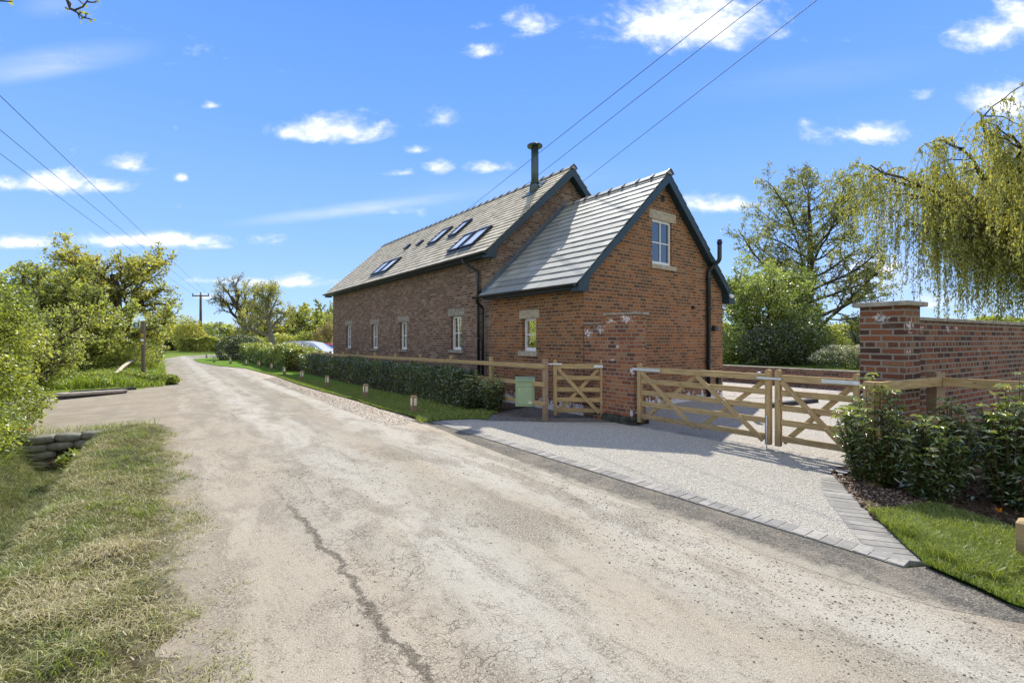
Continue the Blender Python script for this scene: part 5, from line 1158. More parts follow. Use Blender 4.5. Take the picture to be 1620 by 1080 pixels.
class Tree:
    def __init__(s, seed): s.r = np.random.default_rng(seed); s.V = []; s.F = []; s.nv = 0; s.L = []; s.LD = []
    def tube(s, pts, rad, n):
        pts = np.asarray(pts); m = len(pts); d = np.gradient(pts, axis=0); d /= np.linalg.norm(d, axis=1)[:, None] + 1e-9
        ref = np.array([0.13, .31, 1.]) if abs(d[0, 2]) < .9 else np.array([1., .2, .1])
        x = np.cross(d, ref); x /= np.linalg.norm(x, axis=1)[:, None] + 1e-9; y = np.cross(d, x); a = np.arange(n) / n * 2 * np.pi
        rg = pts[:, None] + (x[:, None] * np.cos(a)[None, :, None] + y[:, None] * np.sin(a)[None, :, None]) * np.asarray(rad)[:, None, None]
        i = (np.arange(m - 1)[:, None] * n + np.arange(n)[None]); j = (np.arange(m - 1)[:, None] * n + (np.arange(n)[None] + 1) % n)
        s.F.append(np.stack([i, j, j + n, i + n], -1).reshape(-1, 4) + s.nv); s.V.append(rg.reshape(-1, 3)); s.nv += m * n
    def grow(s, p, d, L, r, lv, sp):
        c_ = sp['lv'][lv]; n = max(3, int(L / c_.get('seg', .4))); n = min(n, 14); pts = [np.array(p, float)]; d = np.array(d, float); d /= np.linalg.norm(d)
        dirs = [d]
        for i in range(n):
            d = d + s.r.normal(0, c_.get('wob', .12), 3); d[2] += c_.get('up', 0) * (1 if lv == 0 else 1) / n
            d /= np.linalg.norm(d); pts.append(pts[-1] + d * L / n); dirs.append(d)
        pts = np.array(pts); rad = r * (1 - np.linspace(0, 1, n + 1) ** 1.2 * (1 - c_.get('tap', .25)))
        if r > sp.get('rmin', .004): s.tube(pts, rad, 8 if lv == 0 else 5 if lv < 2 else 3)
        if lv + 1 < len(sp['lv']):
            nc = c_['n']; nc = int(nc * min(1.5, max(.4, L / c_.get('refL', L)))) or 1; f0 = c_.get('f0', .25); az = s.r.random() * 6.28
            for k in range(nc):
                f = f0 + (1 - f0) * (k + s.r.random() * .8) / nc; f = min(f, .98); q = f * n; i = int(q); pp = pts[i] + (pts[min(i + 1, n)] - pts[i]) * (q - i); dd = dirs[min(i + 1, n)]
                az += 2.4 + s.r.normal(0, .3); u = np.cross(dd, [0.01, .02, 1.0]); 
                if np.linalg.norm(u) < .05: u = np.array([1., 0, 0])
                u /= np.linalg.norm(u); v = np.cross(dd, u); ang = R(c_.get('ang', 50) + s.r.normal(0, 8))
                nd = dd * math.cos(ang) + (u * math.cos(az) + v * math.sin(az)) * math.sin(ang); nd[2] += c_.get('bias', 0)
                env = c_.get('env'); LL = L * c_.get('ratio', .6) * (env(f) if env else (1 - .55 * (f - f0) / (1 - f0 + 1e-6))) * s.r.uniform(.75, 1.2)
                s.grow(pp, nd, LL, max(rad[i] * c_.get('rr', .5), .004), lv + 1, sp)
        nl = c_.get('leaf', 0)
        if nl:
            m = max(1, int(nl * L)); f = s.r.random(m) ** .7; q = f * n; i = np.minimum(q.astype(int), n - 1); P = pts[i] + (pts[i + 1] - pts[i]) * (q - i)[:, None]
            s.L.append(P + s.r.normal(0, c_.get('sc', .08), (m, 3))); s.LD.append(np.array(dirs)[i])
    def build(s, name, loc, label, cat, bark, leafmat, lsize, asp=.5, group=None, rnd_by=None, up=.25, droop=0.0, maxl=None, cols=None):
        t_ = empty(name, loc, 0, label, cat, group)
        if s.V: mesh_np('trunk', np.concatenate(s.V), np.concatenate(s.F), bark, t_, smooth=True)
        P = np.concatenate(s.L); D = np.concatenate(s.LD)
        if maxl and len(P) > maxl: k = rng.choice(len(P), maxl, replace=False); P, D = P[k], D[k]
        cl_ = vnoise(P[:, 0] + P[:, 2] * .7, P[:, 1] + P[:, 2] * .9, .9, 5, 2)
        r = .5 + (cl_ - .5) * 1.0 + rng.normal(0, .17, len(P)); print(name, len(P), sum(len(f) for f in s.F))
        leaves_mesh('crown', P, np.full(len(P), lsize), asp, leafmat, t_, up, r, None, .25, droop); return t_

def shell(lobes, n, seed=0, inner=.55, rough=.25):
    """points in the outer shell of ellipsoid lobes: (cx,cy,cz,rx,ry,rz)"""
    lobes = np.array(lobes, float); vol = (lobes[:, 3] * lobes[:, 4] * lobes[:, 5]) ** (2 / 3); k = rng.choice(len(lobes), n, p=vol / vol.sum())
    d = rng.normal(size=(n, 3)); d /= np.linalg.norm(d, axis=1)[:, None]
    nz = vnoise(d[:, 0] * 2 + k * 3.1, d[:, 1] * 2 + d[:, 2] * 3 + k, 1.6, seed, 3); r = inner + (1 - inner) * rng.random(n) ** .5; r = r * (1 - rough + 2 * rough * nz)
    P = lobes[k, :3] + d * lobes[k, 3:6] * r[:, None]; return P, d, nz
def bush(name, loc, lobes, n, size, asp, mat, label, cat, bark=None, stems=8, group=None, zmin=0.02, rough=.3, inner=.5, up=.3, tips=None, droop=0, sh=None, part='foliage', flower=None):
    t_ = empty(name, loc, 0, label, cat, group)
    P, d, nz = shell(lobes, n, int(abs(loc[0] * 7)) + 1, inner, rough); P = P[P[:, 2] > zmin]
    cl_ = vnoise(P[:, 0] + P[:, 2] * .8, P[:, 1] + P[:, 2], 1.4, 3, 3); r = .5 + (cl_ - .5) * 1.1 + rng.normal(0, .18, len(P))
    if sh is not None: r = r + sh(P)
    leaves_mesh(part, P, np.full(len(P), size), asp, mat, t_, up, r, None, .3, droop)
    if flower:
        k = int(flower[1]); Pf, df, _ = shell(lobes, k, 3, .9, rough); ok = (Pf[:, 2] > zmin) & (df[:, 2] > -.2); Pf = Pf[ok]
        Pf = np.repeat(Pf, 7, 0) + rng.normal(0, flower[2], (len(Pf) * 7, 3)); leaves_mesh('blossom', Pf, np.full(len(Pf), flower[3]), .7, flower[0], t_, .6)
    tr = Tree(int(abs(loc[0] * 13 + loc[1])) + 2); L = np.array(lobes)
    for i in range(stems):
        k = i % len(L); tgt = L[k, :3] + rng.normal(0, .45, 3) * L[k, 3:6]; b = np.array([L[k, 0] * .55 + rng.normal(0, .12), L[k, 1] * .55 + rng.normal(0, .1), -.05]); m_ = (b + tgt) / 2 + rng.normal(0, .08, 3)
        f = np.linspace(0, 1, 7)[:, None]; pts = b * (1 - f) ** 2 + 2 * m_ * f * (1 - f) + tgt * f ** 2; h = np.linalg.norm(tgt - b); tr.tube(pts, np.linspace(.012 + .012 * h, .006, 7), 5)
        for q_ in range(4): i0 = rng.integers(2, 6); dd = rng.normal(size=3); dd[2] = abs(dd[2]); dd /= np.linalg.norm(dd); tr.tube([pts[i0], pts[i0] + dd * h * .15, pts[i0] + dd * h * .3 + rng.normal(0, .03, 3)], [.008 + .003 * h, .006, .003], 4)
    if stems: mesh_np('stems', np.concatenate(tr.V), np.concatenate(tr.F), bark or M['twig'], t_, smooth=True)
    return t_
def hedge(name, A, B, wd, h, n, size, asp, mat, label, shf=None, seed=1, wob=.12, zmin=.02, stems=True, group=None, near=None, cat='hedge'):
    """clipped or loose hedge from A to B"""
    A, B = np.array(A, float), np.array(B, float); L = np.linalg.norm(B - A); ang = math.atan2(*(B - A)[::-1]); t_ = empty(name, (A[0], A[1], 0), ang, label, cat, group)
    u = rng.random(n) ** (near or 1.0) * L; th = rng.random(n)
    # sample around an upright rounded section
    face = rng.random(n); side = np.where(face < .42, -1, np.where(face < .7, 1, 0)); hh = np.array([h(x) for x in u]) if callable(h) else np.full(n, h)
    bump_ = vnoise(u, th * 3, 1.5, seed, 3) - .5; hb = hh * (1 + (vnoise(u, u * 0, 1.1, seed + 3, 4) - .5) * wob * 3)
    y = np.where(side == 0, (th - .5) * wd, side * (wd / 2 + bump_ * wob) - side * rng.random(n) ** 2 * wd * .3); z = np.where(side == 0, hb + bump_ * wob - rng.random(n) ** 2 * .2, th * hb)
    k = (side == 0); y = y * np.where(k, 1, 1 - .25 * np.clip(z / np.maximum(hb, .1) - .6, 0, 1)); P = np.stack([u, y, z], 1) + rng.normal(0, .03, (n, 3)); P = P[P[:, 2] > zmin]
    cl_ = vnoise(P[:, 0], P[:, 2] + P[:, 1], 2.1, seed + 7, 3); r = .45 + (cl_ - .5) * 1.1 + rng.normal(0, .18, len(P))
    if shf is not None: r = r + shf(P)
    leaves_mesh('foliage', P, np.full(len(P), size), asp, mat, t_, .3, r)
    if stems:
        tr = Tree(seed)
        for k in range(int(L / .4)):
            b = np.array([k * .4 + rng.normal(0, .08), rng.normal(0, .06), -.02]); H = (h(b[0]) if callable(h) else h) * .92; 
            for q_ in range(3): tp = b + np.array([rng.normal(0, .15), rng.normal(0, wd * .22), H * rng.uniform(.7, 1)]); tr.tube([b, (b + tp) / 2 + rng.normal(0, .04, 3), tp], [.014, .010, .004], 4)
        mesh_np('stems', np.concatenate(tr.V), np.concatenate(tr.F), M['twig'], t_)
    return t_

def laurel(name, loc, H, Rd, n, label, seed, lean=(0, 0), group=None, dark=1.0, leaf=.085):
    """upright shrub: many near-vertical shoots with whorled glossy leaves, lighter tips"""
    t_ = empty(name, loc, 0, label, 'shrub', group); r_ = np.random.default_rng(seed); tr = Tree(seed); LP = []; LD = []; LR = []; TP = []; TD = []
    ns = int(n / 85)
    for i in range(ns):
        a = r_.random() * 6.283; rr = Rd * math.sqrt(r_.random()) ; hf = (1 - .42 * (rr / Rd) ** 1.6) * r_.uniform(.62, 1.0) * H; b = np.array([math.cos(a) * rr * .35, math.sin(a) * rr * .35, 0.])
        tp = np.array([math.cos(a) * rr + lean[0] * hf, math.sin(a) * rr + lean[1] * hf, hf]); m_ = b * .4 + tp * .6; m_[2] = hf * .42; f = np.linspace(0, 1, 8)[:, None]
        pts = b * (1 - f) ** 2 + 2 * m_ * f * (1 - f) + tp * f ** 2; tr.tube(pts, np.linspace(.009, .003, 8), 4)
        k = 85; ff = 1 - r_.random(k) ** .8 * .93; P = b * ((1 - ff) ** 2)[:, None] + 2 * m_ * (ff * (1 - ff))[:, None] + tp * (ff ** 2)[:, None]; an = r_.random(k) * 6.283
        D = np.stack([np.cos(an), np.sin(an), r_.uniform(-.15, .55, k)], 1); LP.append(P + D * leaf * .75 + r_.normal(0, .02, (k, 3))); LD.append(D); LR.append(.38 + .35 * (ff - .5) + r_.normal(0, .15, k))
        if hf > .45 * H:
            k = 9; an = np.arange(k) * 2.4 + r_.random(); D = np.stack([np.cos(an), np.sin(an), np.full(k, .55)], 1); TP.append(tp + D * leaf * .55 + [0, 0, .01]); TD.append(D)
    P = np.concatenate(LP); D = np.concatenate(LD); k = P[:, 2] > .03; P, D, r = P[k], D[k], np.concatenate(LR)[k]
    leaves_mesh('foliage', P, np.full(len(P), leaf), .32, LF['laurel'], t_, .2, r, D, .35, .2)
    P = np.concatenate(TP); leaves_mesh('young_leaves', P, np.full(len(P), leaf * 1.0), .33, LF['laurel_tip'], t_, .2, None, np.concatenate(TD), .35, .5)
    mesh_np('stems', np.concatenate(tr.V), np.concatenate(tr.F), M['twig'], t_); return t_

# ------------------------------------------------------------------ right-hand laurels
for i, (x, y, H, Rd, n, lb) in enumerate((
        (3.98, 5.10, 1.22, .38, 7600, 'tall glossy laurel shrub by the bend in the paver edging, touching the gate'),
        (4.12, 4.62, .92, .26, 4200, 'shorter laurel shrub in front of the rail fence, second from the gate'),
        (4.62, 4.95, 1.02, .24, 3600, 'laurel shrub with pale young shoots below the corner post of the rail fence'),
        (4.70, 4.36, 1.27, .30, 6400, 'tallest dark laurel shrub with a crown of light leaves above the lawn patch'),
        (4.95, 3.95, 1.1, .30, 4200, 'laurel shrub with orange flowers at its foot at the right edge of the photo'))):
    laurel('laurel_shrub', (x, y, .02), H, Rd, n, lb, 40 + i, group='laurel shrubs by the drive', leaf=.062)
P = np.array([4.9, 4.0, .0]) + rng.normal(0, 1, (130, 3)) * [.22, .16, .0]; P[:, 2] = rng.uniform(.04, .38, 130)
fo = empty('orange_flowers', (0, 0, 0), 0, 'orange flowering plants glowing beneath the dark laurel shrub on the right', 'flowers')
P2 = np.repeat(P, 5, 0) + rng.normal(0, .012, (650, 3)); leaves_mesh('blossom', P2, np.full(650, .035), .8, LF['orange'], fo, .3)
P3 = np.array([4.85, 4.0, .1]) + rng.normal(0, 1, (900, 3)) * [.22, .16, .08]; P3 = P3[P3[:, 2] > .03]; leaves_mesh('foliage', P3, np.full(len(P3), .05), .4, LF['laurel'], fo, .3)
Pc = scatter([(3.75, 5.5), G(1352, 790), G(1385, 826), G(1480, 806), G(1560, 833), (4.2, 3.1), (5.6, 4), (5.5, 5.5)], 1500)
o = stones('soil_clods', Pc, np.clip(rng.gamma(2.0, .009, len(Pc)), .005, .045), M['clod'] if 'clod' in M else M['soil'], flat=.7, z=.02); tag(o, 'lumps of dry soil in the bed below the laurels', 'soil', kind='stuff')
Pc = scatter([(3.75, 5.5), G(1352, 790), G(1385, 826), G(1480, 806), (4.8, 4.8)], 1500, None)
o = stones('bark_chips', Pc, rng.uniform(.006, .018, len(Pc)), pebble_mat('dry_chips', [(0, (.14, .09, .06)), (.6, (.30, .21, .14)), (1, (.5, .42, .33))]), flat=.5, z=.022); tag(o, 'dry leaf litter and chips along the curved pavers', 'litter', kind='stuff')

# ------------------------------------------------------------------ hedges along the strip
LFh = LF['laurel']
hedge('laurel_hedge', W(-1.32, 2.5), W(-1.42, 18.6), .52, lambda x: .86 - .002 * x, 46000, .060, .36, LFh, 'dark laurel hedge shaded by the house, running along the lawn strip', seed=4, wob=.08, near=1.35)
for i, (s_, t_, H, Rd, n) in enumerate(((-1.35, 2.15, .92, .36, 4200), (-1.22, 1.5, .98, .30, 4000))):
    laurel('laurel_shrub', (*W(s_, t_), .02), H, Rd, n, ('sunlit end of the laurel hedge, shrub with whitish glints left of the fence post', 'laurel shrub at the drive end of the hedge, beside the green parcel box')[i], 60 + i, group='laurel shrubs ending the hedge', leaf=.062)
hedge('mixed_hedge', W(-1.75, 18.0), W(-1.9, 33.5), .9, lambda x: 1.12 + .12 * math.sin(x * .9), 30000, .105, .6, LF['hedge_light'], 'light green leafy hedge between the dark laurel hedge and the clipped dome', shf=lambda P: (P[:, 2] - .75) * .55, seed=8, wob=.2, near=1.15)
bush('spraying_shrub', (*W(-1.2, 18.3), 0), [(0, 0, .62, .9, .8, .60), (.7, -.3, .55, .6, .6, .5)], 5200, .10, .5, LF['hedge_light'], 'pale leafy shrub with arching sprays in front of the silver car', 'shrub', stems=6, rough=.4, sh=lambda P: .25 + 0 * P[:, 2])
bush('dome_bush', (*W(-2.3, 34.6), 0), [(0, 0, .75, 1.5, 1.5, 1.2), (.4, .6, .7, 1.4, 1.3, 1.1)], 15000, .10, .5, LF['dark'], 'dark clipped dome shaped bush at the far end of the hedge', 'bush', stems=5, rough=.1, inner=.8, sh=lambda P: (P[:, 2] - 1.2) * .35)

# ------------------------------------------------------------------ left foreground bush and hedgerow
bush('hawthorn_bush', (-9.85, 8.5, 0), [(0, 0, 1.55, .95, 1.1, 1.15), (.40, -.45, .85, .85, .9, .8), (-.7, .4, 2.0, 1.0, 1.0, .8), (.35, -1.5, .35, .9, .8, .6), (-1.5, -.8, 1.4, 1.2, 1.2, 1.4), (.85, -.15, .45, .6, .6, .45), (.0, .4, 2.15, .55, .6, .5)],
     62000, .052, .75, LF['hawthorn'], 'bright green hawthorn bush spilling over the ditch at the left edge', 'bush', stems=26, rough=.36, inner=.5)
tr = Tree(91)
sp_th = dict(rmin=.002, lv=[dict(n=8, seg=.5, wob=.16, ang=42, up=.15, ratio=.62, f0=.18, tap=.35, rr=.6), dict(n=8, seg=.3, wob=.22, ang=48, up=.25, ratio=.55, f0=.15, rr=.55), dict(n=7, seg=.2, wob=.25, ang=50, ratio=.5, up=.2, f0=.1, leaf=10, sc=.05), dict(seg=.12, wob=.25, leaf=42, sc=.05, up=.2)])
def thorn_tree(seed, loc, H, stems, label, mat, ls=.085, maxl=30000, spread=.5, name='hedgerow_tree', lean=(0, 0, 0), group='hedgerow trees on the left', bark=None):
    tr = Tree(seed); r_ = np.random.default_rng(seed)
    for k in range(stems):
        a = k * 2.4 + r_.random(); d = np.array([math.cos(a) * spread, math.sin(a) * spread, 1.0]) + np.array(lean); tr.grow((math.cos(a) * .15, math.sin(a) * .15, -.1), d, H * .62 * r_.uniform(.8, 1.05), H * .02, 0, sp_th)
    return tr.build(name, loc, label, 'tree', bark or M['bark'], mat, ls, .6, group, maxl=maxl)
thorn_tree(101, (-19.4, 18.0, 0), 7.4, 6, 'dense hedgerow tree behind the bright hawthorn bush, tallest on the left', LF['hedgerow'], .105, 60000)
thorn_tree(102, (-18.8, 20.2, 0), 7.0, 6, 'hedgerow tree with fine twigs above the slab kerb', LF['hedgerow'], .10, 55000)
thorn_tree(105, (-14.2, 13.2, 0), 3.9, 5, 'bushy green thorn between the hawthorn bush and the slab kerb', LF['hedgerow'], .07, 36000, .6)
sp_oak = dict(rmin=.004, lv=[dict(n=9, seg=.7, wob=.10, ang=55, up=.0, ratio=.85, f0=.32, tap=.4, rr=.62, bias=.1), dict(n=8, seg=.5, wob=.24, ang=48, up=.25, ratio=.55, f0=.2, rr=.55), dict(n=7, seg=.35, wob=.3, ang=50, ratio=.55, f0=.15, up=.2, rr=.5), dict(n=6, seg=.25, wob=.28, leaf=8, sc=.09, ang=50, ratio=.5, f0=.1), dict(seg=.2, wob=.3, leaf=20, sc=.12)])
def oak(seed, loc, H, label, mat, ls, maxl, lean=(0, 0), bark=None, group=None, name='oak_tree', r=.045, mod=None):
    sp = dict(sp_oak); sp['lv'] = [dict(x) for x in sp_oak['lv']]
    if mod: mod(sp)
    tr = Tree(seed); tr.grow((0, 0, -.1), (lean[0], lean[1], 1), H * .62, H * r, 0, sp); return tr.build(name, loc, label, 'tree', bark or M['bark'], mat, ls, .6, group, maxl=maxl)
oak(111, (-23.0, 27.0, 0), 8.8, 'spreading yellow-green oak leaning over the bank behind the signpost', LF['oak'], .16, 45000, (.18, -.05), name='bank_oak')
thorn_tree(112, (-27.4, 33.5, 0), 5.0, 5, 'low thicket of yellowish thorn under the spreading oak', LF['oak'], .12, 26000, .75)
bush('ivy_bank', (-18.4, 20.4, 0), [(0, 0, .9, 1.1, 2.2, 1.1), (.6, 1.4, .85, 1.0, 1.6, 1.0), (-1.5, -1.2, .9, 1.2, 1.5, 1.2)], 26000, .085, .7, LF['hedgerow'], 'rounded ivy covered hedge bank left of the signpost', 'hedge', stems=6, rough=.15, inner=.75)
bush('bramble_clump', (-15.4, 15.7, 0), [(0, 0, .35, .9, .5, .45), (1.2, .1, .2, .7, .4, .3), (-1.2, .2, .5, .8, .5, .6)], 7000, .08, .6, LF['hawthorn'], 'low brambles and nettles growing behind the slab kerb', 'plant', stems=4)
bush('dock_clump', (-13.4, 16.35, 0), [(0, 0, .18, .9, .4, .25), (1.1, .1, .15, .6, .35, .2)], 3800, .13, .4, LF['lawn'], 'broad leaved weeds round the foot of the signpost', 'plant', stems=4)
bush('ditch_weeds', (*W(-8.15, 2.7), -.2), [(.1, 0, .0, .16, .2, .16)], 160, .08, .4, LF['lawn'], 'young green weeds in the ditch mouth below the sacks', 'plant', stems=2, zmin=-.3)

bush('bank_nettles', (*W(-9.35, 2.6), .0), [(0, 0, .12, .55, 1.0, .42), (.2, -1.2, .1, .5, .9, .36), (-.5, .6, .3, .7, .9, .5)], 9000, .06, .45, LF['hawthorn'], 'bright nettles and young weeds on the ditch bank under the hawthorn bush', 'plant', stems=5, rough=.45)
# ------------------------------------------------------------------ far trees on the left and middle
for (u, Y, H, Wd, s_, lb) in ((270, 66, 5.2, 3.2, 1, 'scrubby thorn bush left of the telegraph pole'), (300, 60, 4.6, 3.0, 2, 'green roadside bush just left below the telegraph pole'), (326, 63, 3.4, 3.2, 3, 'rounded roadside bush right of the telegraph pole')):
    X = (u - 810) / 740 * Y; bush('roadside_bush', (X, Y, 0), [(0, 0, H * .45, Wd * .5, 1.6, H * .5), (Wd * .35, 0, H * .3, Wd * .4, 1.3, H * .35), (-Wd * .35, .3, H * .38, Wd * .4, 1.3, H * .38)], 7000, .20, .6, LF['oak'] if s_ < 3 else LF['hedge_light'], lb, 'bush', M['bark'], 7, 'bushes at the lane bend', rough=.4)
hedge('field_hedge', ((196 - 810) / 740 * 62, 60), ((306 - 810) / 740 * 66, 66), 1.3, 1.32, 15000, .2, .6, LF['dark'], 'long dark clipped hedge across the field behind the lane bend', seed=21, wob=.05)
hedge('bend_hedge', ((300 - 810) / 740 * 60, 58.5), ((380 - 810) / 740 * 60, 60.5), 1.6, 1.7, 9000, .2, .6, LF['hedgerow'], 'green hedge on the outside of the lane bend', seed=22, wob=.25)
oak(121, ((390 - 810) / 740 * 60, 60, 0), 12.0, 'nearly bare oak with a stout forked trunk beyond the dome bush', LF['oak'], .17, 4200, (.0, 0), r=.04, group='trees beyond the hedge', mod=lambda sp: (sp['lv'][0].update(ang=42, f0=.25, bias=.25, up=.1), sp['lv'][1].update(up=.5)))
oak(122, ((434 - 810) / 740 * 50, 50, 0), 10.0, 'tall sparse oak with a pale grey trunk in the middle of the far trees', LF['oak'], .15, 6500, (.0, 0), bark=M['bark_grey'], r=.035, group='trees beyond the hedge', mod=lambda sp: (sp['lv'][0].update(ratio=.7, bias=.2), ))
for i, (u, Y, H, mt, lb) in enumerate(((415, 72, 8.0, 'oak', 'yellowish tree between the two sparse oaks'), (462, 66, 9.6, 'oak', 'full yellow-green tree right of the pale trunked oak'), (492, 62, 9.0, 'hedgerow', 'green tree behind the silver car'), (513, 74, 11.0, 'hedgerow', 'taller darker tree next to the house gable'), (540, 70, 9.6, 'oak', 'tree mostly hidden by the far corner of the house'), (378, 90, 5.0, 'hedgerow', 'small distant tree left of the forked oak'))):
    thorn_tree(130 + i, ((u - 810) / 740 * Y, Y, 0), H, 4, lb, LF[mt], .24, 11000, .55, 'far_tree', group='trees beyond the hedge')
bush('russet_shrub', ((512 - 810) / 740 * 46, 46, 0), [(0, 0, 1.6, 1.0, .9, 1.3), (.5, 0, 2.4, .6, .6, .9)], 4200, .13, .6, LF['russet'], 'straw coloured shrub beside the far end of the house', 'shrub', stems=5, rough=.4)
bush('far_undergrowth', ((455 - 810) / 740 * 60, 58, 0), [(-4, 0, .9, 2.4, 1.2, 1.3), (0, 0, .9, 2.6, 1.2, 1.4), (4, .5, 1.1, 2.6, 1.2, 1.5), (7.5, .5, 1.2, 2.4, 1.2, 1.7)], 13000, .22, .6, LF['hedgerow'], 'shady undergrowth below the far trees left of the house', 'bush', stems=8, rough=.3)
thorn_tree(140, (-18.6, 62, 0), 12.6, 4, 'treetop just showing above the main roof at its far end', LF['lime'], .22, 12000, .35, 'tall_tree')
# wooded horizon
for i, (x0, y0, x1, y1, H, lb) in enumerate(((-330, 260, -60, 330, 9, 'far'), (-60, 320, 120, 300, 8, 'mid'), (110, 280, 330, 170, 10, 'right'))):
    n = 16000; u_ = rng.random(n); v_ = rng.random(n); hh = H * (.55 + .9 * vnoise(u_ * 40, u_ * 0, 1, 50 + i, 4)); P = np.stack([x0 + (x1 - x0) * u_, y0 + (y1 - y0) * u_ + rng.normal(0, 3, n), v_ ** .8 * hh], 1)
    t_ = leaves_mesh('horizon_wood', P, np.full(n, 2.0), .7, LF['hedgerow'], None, .5); tag(t_, 'distant line of woodland on the horizon', 'woodland', kind='stuff')

# ------------------------------------------------------------------ right-hand background
env_al = lambda f: (1.0 - .60 * ((f - .2) / .8) ** 1.8) if f > .2 else 1.0
sp_al = dict(rmin=.004, lv=[dict(n=30, seg=.8, wob=.02, ang=72, up=.3, ratio=.52, f0=.14, tap=.14, rr=.42, env=env_al, bias=.12), dict(n=11, seg=.4, wob=.09, ang=42, up=.22, ratio=.42, f0=.2, rr=.55), dict(n=7, seg=.3, wob=.14, ang=42, ratio=.5, f0=.15, up=.2, leaf=4, sc=.05), dict(seg=.15, wob=.18, leaf=44, sc=.07)])
tr = Tree(207); tr.grow((0, 0, -.1), (0.0, 0, 1), 11.3, .33, 0, sp_al); tr.build('alder_tree', ((1278 - 810) / 740 * 30, 30, 0), 'tall open alder tree with a straight trunk and level limbs behind the courtyard', 'tree', M['bark'], LF['alder'], .095, .8, maxl=60000)
sp_mp = dict(rmin=.004, lv=[dict(n=9, seg=.5, wob=.10, ang=36, up=.25, ratio=.62, f0=.15, tap=.3, rr=.6), dict(n=8, seg=.35, wob=.15, ang=42, up=.3, ratio=.55, f0=.2, rr=.55), dict(n=7, seg=.25, wob=.18, ang=45, ratio=.5, f0=.15, leaf=8, sc=.1), dict(seg=.2, wob=.2, leaf=34, sc=.09)])
tr = Tree(211)
for k in range(6):
    a = k * 1.05 + .3; tr.grow((math.cos(a) * .12, math.sin(a) * .12, .4), (math.cos(a) * .52, math.sin(a) * .52, 1), 4.3, .085, 0, sp_mp)
tr.build('young_maple', ((1212 - 810) / 740 * 23.5, 23.5, .1), 'rounded bright green multi-stemmed tree beside the gable of the house', 'tree', M['bark'], LF['lime'], .11, .8, maxl=27000)
bq = [(1162, 22, 1.5, 1.1, 'lime', 'bright shrub lit by the sun at the right foot of the house'), (1225, 20.5, 2.1, 1.5, 'dark', 'dark shrub behind the low wall left of the alder trunk'), (1262, 20.8, 2.5, 1.6, 'laurel', 'tall shaded shrub in front of the alder trunk'), (1300, 21.5, 1.9, 1.4, 'hedgerow', 'green shrub right of the alder trunk, above the cream blossom'), (1345, 22.5, 1.7, 1.5, 'dark', 'dark shrub behind the cream blossom by the brick pier')]
for u, Y, H, Rr, mt, lb in bq:
    bush('garden_shrub', ((u - 810) / 740 * Y, Y, .5), [(0, 0, H * .42, Rr * .8, Rr * .7, H * .5), (Rr * .4, 0, H * .3, Rr * .6, Rr * .6, H * .38), (-Rr * .45, .1, H * .33, Rr * .6, Rr * .6, H * .4)], 7500, .09, .6, LF[mt], lb, 'shrub', M['bark'], 6, 'shrubs behind the low courtyard wall', rough=.35)
bush('blossom_shrub', ((1332 - 810) / 740 * 18.3, 18.3, .5), [(0, 0, .32, 1.05, .8, .50), (.9, -.2, .35, .9, .8, .5)], 9000, .07, .4, LF['laurel'], 'low mounded shrub covered in cream blossom spikes behind the gates', 'shrub', stems=4, rough=.12, inner=.8, flower=(LF['cream'], 1500, .035, .05))
hedge('garden_hedge', ((1268 - 810) / 740 * 34, 36), ((1420 - 810) / 740 * 30, 28), 1.2, 1.35, 9000, .12, .6, LF['hedge_light'], 'clipped garden hedge with a sunlit flat top beyond the alder', seed=31, wob=.06)
thorn_tree(221, ((1372 - 810) / 740 * 40, 40, 0), 5.6, 4, 'small light tree half hidden behind the coped brick pier', LF['alder'], .13, 9000, .5, 'garden_tree')
for i, (u, Y, H, lb) in enumerate(((1315, 70, 5, 'low distant tree between the alder trunk and the pier'), (1190, 75, 5.5, 'distant tree seen behind the young maple'), (1450, 60, 6, 'distant tree behind the hanging willow'), (1560, 60, 6, 'distant tree behind the garden wall at the right edge'))):
    thorn_tree(230 + i, ((u - 810) / 740 * Y, Y, 0), H, 4, lb, LF['hedgerow'], .3, 7000, .7, 'distant_tree', group='distant trees on the right')

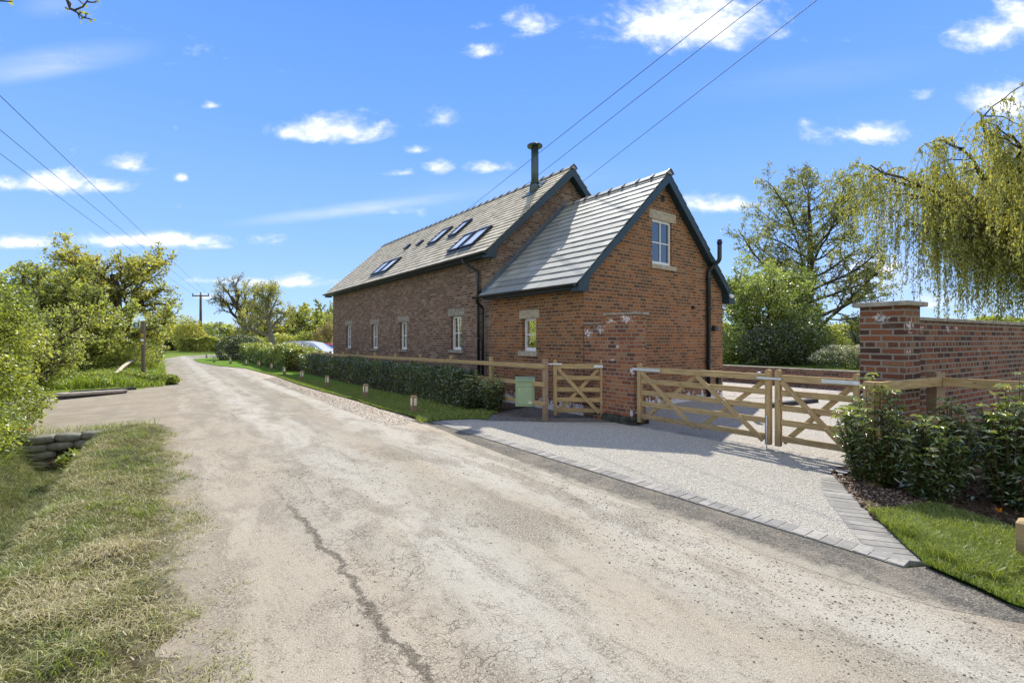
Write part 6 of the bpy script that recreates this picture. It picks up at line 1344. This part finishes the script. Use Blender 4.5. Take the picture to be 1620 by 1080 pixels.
# willow
def willow(loc):
    tr = Tree(303); r_ = tr.r; arcs = []
    trunk = np.array([(0, 0, -.1), (.05, 0, 1.4), (-.1, .1, 2.8), (-.3, 0, 3.9)]); tr.tube(trunk, [.55, .45, .42, .36], 10)
    limbs = []
    for k in range(24):
        a = k * 2.4 + .4; rr = r_.uniform(1.6, 6.0); top = r_.uniform(6.6, 11.2) - rr * .16; b = trunk[2] + (trunk[3] - trunk[2]) * r_.random()
        e = np.array([math.cos(a) * rr, math.sin(a) * rr, top]); m_ = b * .5 + e * .5 + np.array([0, 0, 1.2]) - np.array([math.cos(a), math.sin(a), 0]) * rr * .18; f = np.linspace(0, 1, 12)[:, None]
        pts = b * (1 - f) ** 2 + 2 * m_ * f * (1 - f) + e * f ** 2 + r_.normal(0, .10, (12, 3)) * f; tr.tube(pts, np.linspace(.2, .03, 12), 6); limbs.append(pts)
    subs = []
    for pts in limbs:
        for k in range(11):
            i = r_.integers(3, 12); d = r_.normal(size=3); d[2] = abs(d[2]) * .8 + .25; d[:2] += (pts[-1] - pts[0])[:2] * .1; d /= np.linalg.norm(d); L = r_.uniform(1.2, 2.6); q = np.linspace(0, 1, 8)[:, None]
            sp_ = pts[i] + d * L * q + np.array([0, 0, -1]) * L * .45 * q ** 2.2 + r_.normal(0, .04, (8, 3)); tr.tube(sp_, np.linspace(.035, .008, 8), 4); subs.append(sp_)
    for sp_ in subs + limbs:
        for k in range(11 if len(sp_) == 8 else 12):
            i = r_.integers(2, len(sp_)); b = sp_[i]; L = r_.uniform(1.0, 4.0) * (1.15 if r_.random() < .3 else .75); L = min(L, max(.6, b[2] - 1.2)); d0 = r_.normal(size=3) * .8; d0[2] = abs(d0[2]) * .5; n = 9; q = np.linspace(0, 1, n)[:, None]
            hx = d0 * (1 - np.exp(-q * 3.0)) * .5; st = b + hx + np.array([0, 0, .35]) * np.sin(q * 3.14) * (r_.random() < .5) + np.array([0, 0, -1]) * L * q ** 1.15 + np.cumsum(r_.normal(0, .025, (n, 3)) * [1, 1, .2], 0); tr.tube(st, np.linspace(.006, .003, n), 3)
            m = int(L * 24); f = r_.random(m); q2 = f * (n - 1); ii = np.minimum(q2.astype(int), n - 2); P = st[ii] + (st[ii + 1] - st[ii]) * (q2 - ii)[:, None]; tr.L.append(P + r_.normal(0, .035, (m, 3))); tr.LD.append(np.tile([0, 0, -1.], (m, 1)))
    t_ = empty('willow_tree', loc, 0, 'large weeping willow with hanging yellow-green strands above the garden wall', 'tree')
    mesh_np('trunk', np.concatenate(tr.V), np.concatenate(tr.F), M['bark'], t_, smooth=True); P = np.concatenate(tr.L); D = np.concatenate(tr.LD); print('willow', len(P))
    if len(P) > 170000: k = rng.choice(len(P), 170000, replace=False); P, D = P[k], D[k]
    cl_ = vnoise(P[:, 0] + P[:, 2] * .5, P[:, 1], 1.1, 5, 2); leaves_mesh('crown', P, np.full(len(P), .125), .30, LF['willow'], t_, .1, .5 + (cl_ - .5) + rng.normal(0, .2, len(P)), D, .3)
willow((21.25, 18.6, 0))

# tree out of frame on the left whose twigs hang into the top corner
tr = Tree(401); r_ = tr.r
base = np.array([-8.6, 2.2, -.2]); limb = np.array([base, base + [.1, .1, 2.5], base + [.6, .5, 4.2], (-6.0, 3.3, 5.1), (-4.2, 3.9, 5.0), (-3.75, 4.0, 4.7)]); tr.tube(limb, [.22, .18, .13, .07, .03, .02], 8)
def twig(pts, r0, leaf=3):
    pts = np.array(pts, float); tr.tube(pts, np.linspace(r0, .004, len(pts)), 5)
    tr.L.append(pts[-1] + r_.normal(0, .012, (leaf, 3))); tr.LD.append(np.tile([1., 0, 0], (leaf, 1)))
def rp(u, v, Y): return ((u - 810) / 740 * Y, Y, 1.6 - (v - 536) / 740 * Y)
Y_ = 4.0
twig([limb[-1], rp(104, -30, Y_), rp(106, 0, Y_), rp(111, 14, Y_), rp(122, 20, Y_), rp(132, 28, Y_), rp(146, 31, Y_)], .016)
twig([rp(111, 14, Y_), rp(119, 16, Y_), rp(131, 11, Y_), rp(138, 2, Y_), rp(142, -14, Y_)], .009); twig([rp(138, 3, Y_), rp(146, 4, Y_), rp(153, 3, Y_)], .007, 6)
twig([rp(106, 0, Y_), rp(112, 6, Y_), rp(110, 16, Y_)], .007); twig([rp(122, 21, Y_), rp(126, 22, Y_), rp(128, 19, Y_)], .006); twig([rp(124, 23, Y_), rp(126, 30, Y_)], .006)
twig([rp(124, -16, Y_), rp(121, -4, Y_), rp(125, 1, Y_), rp(133, 8, Y_)], .006); twig([limb[-2], rp(-40, -30, Y_), rp(-10, 1, Y_), rp(8, 2, Y_), rp(19, 3, Y_)], .011, 5); twig([rp(133, 28, Y_), rp(136, 26, Y_), rp(136, 23, Y_)], .005, 6)
for k in range(5): a = r_.normal(size=3) * .5; a[2] = abs(a[2]); p0 = limb[3 + k % 2]; tr.grow(p0, a + [-.6, -.5, .6], 1.3, .03, 2, sp_oak)
tr.build('overhanging_tree', (0, 0, 0), 'budding twigs of an overhanging tree in the top left corner', 'tree', M['bark'], LF['oak'], .035, .6)
print('SCENE BUILT')
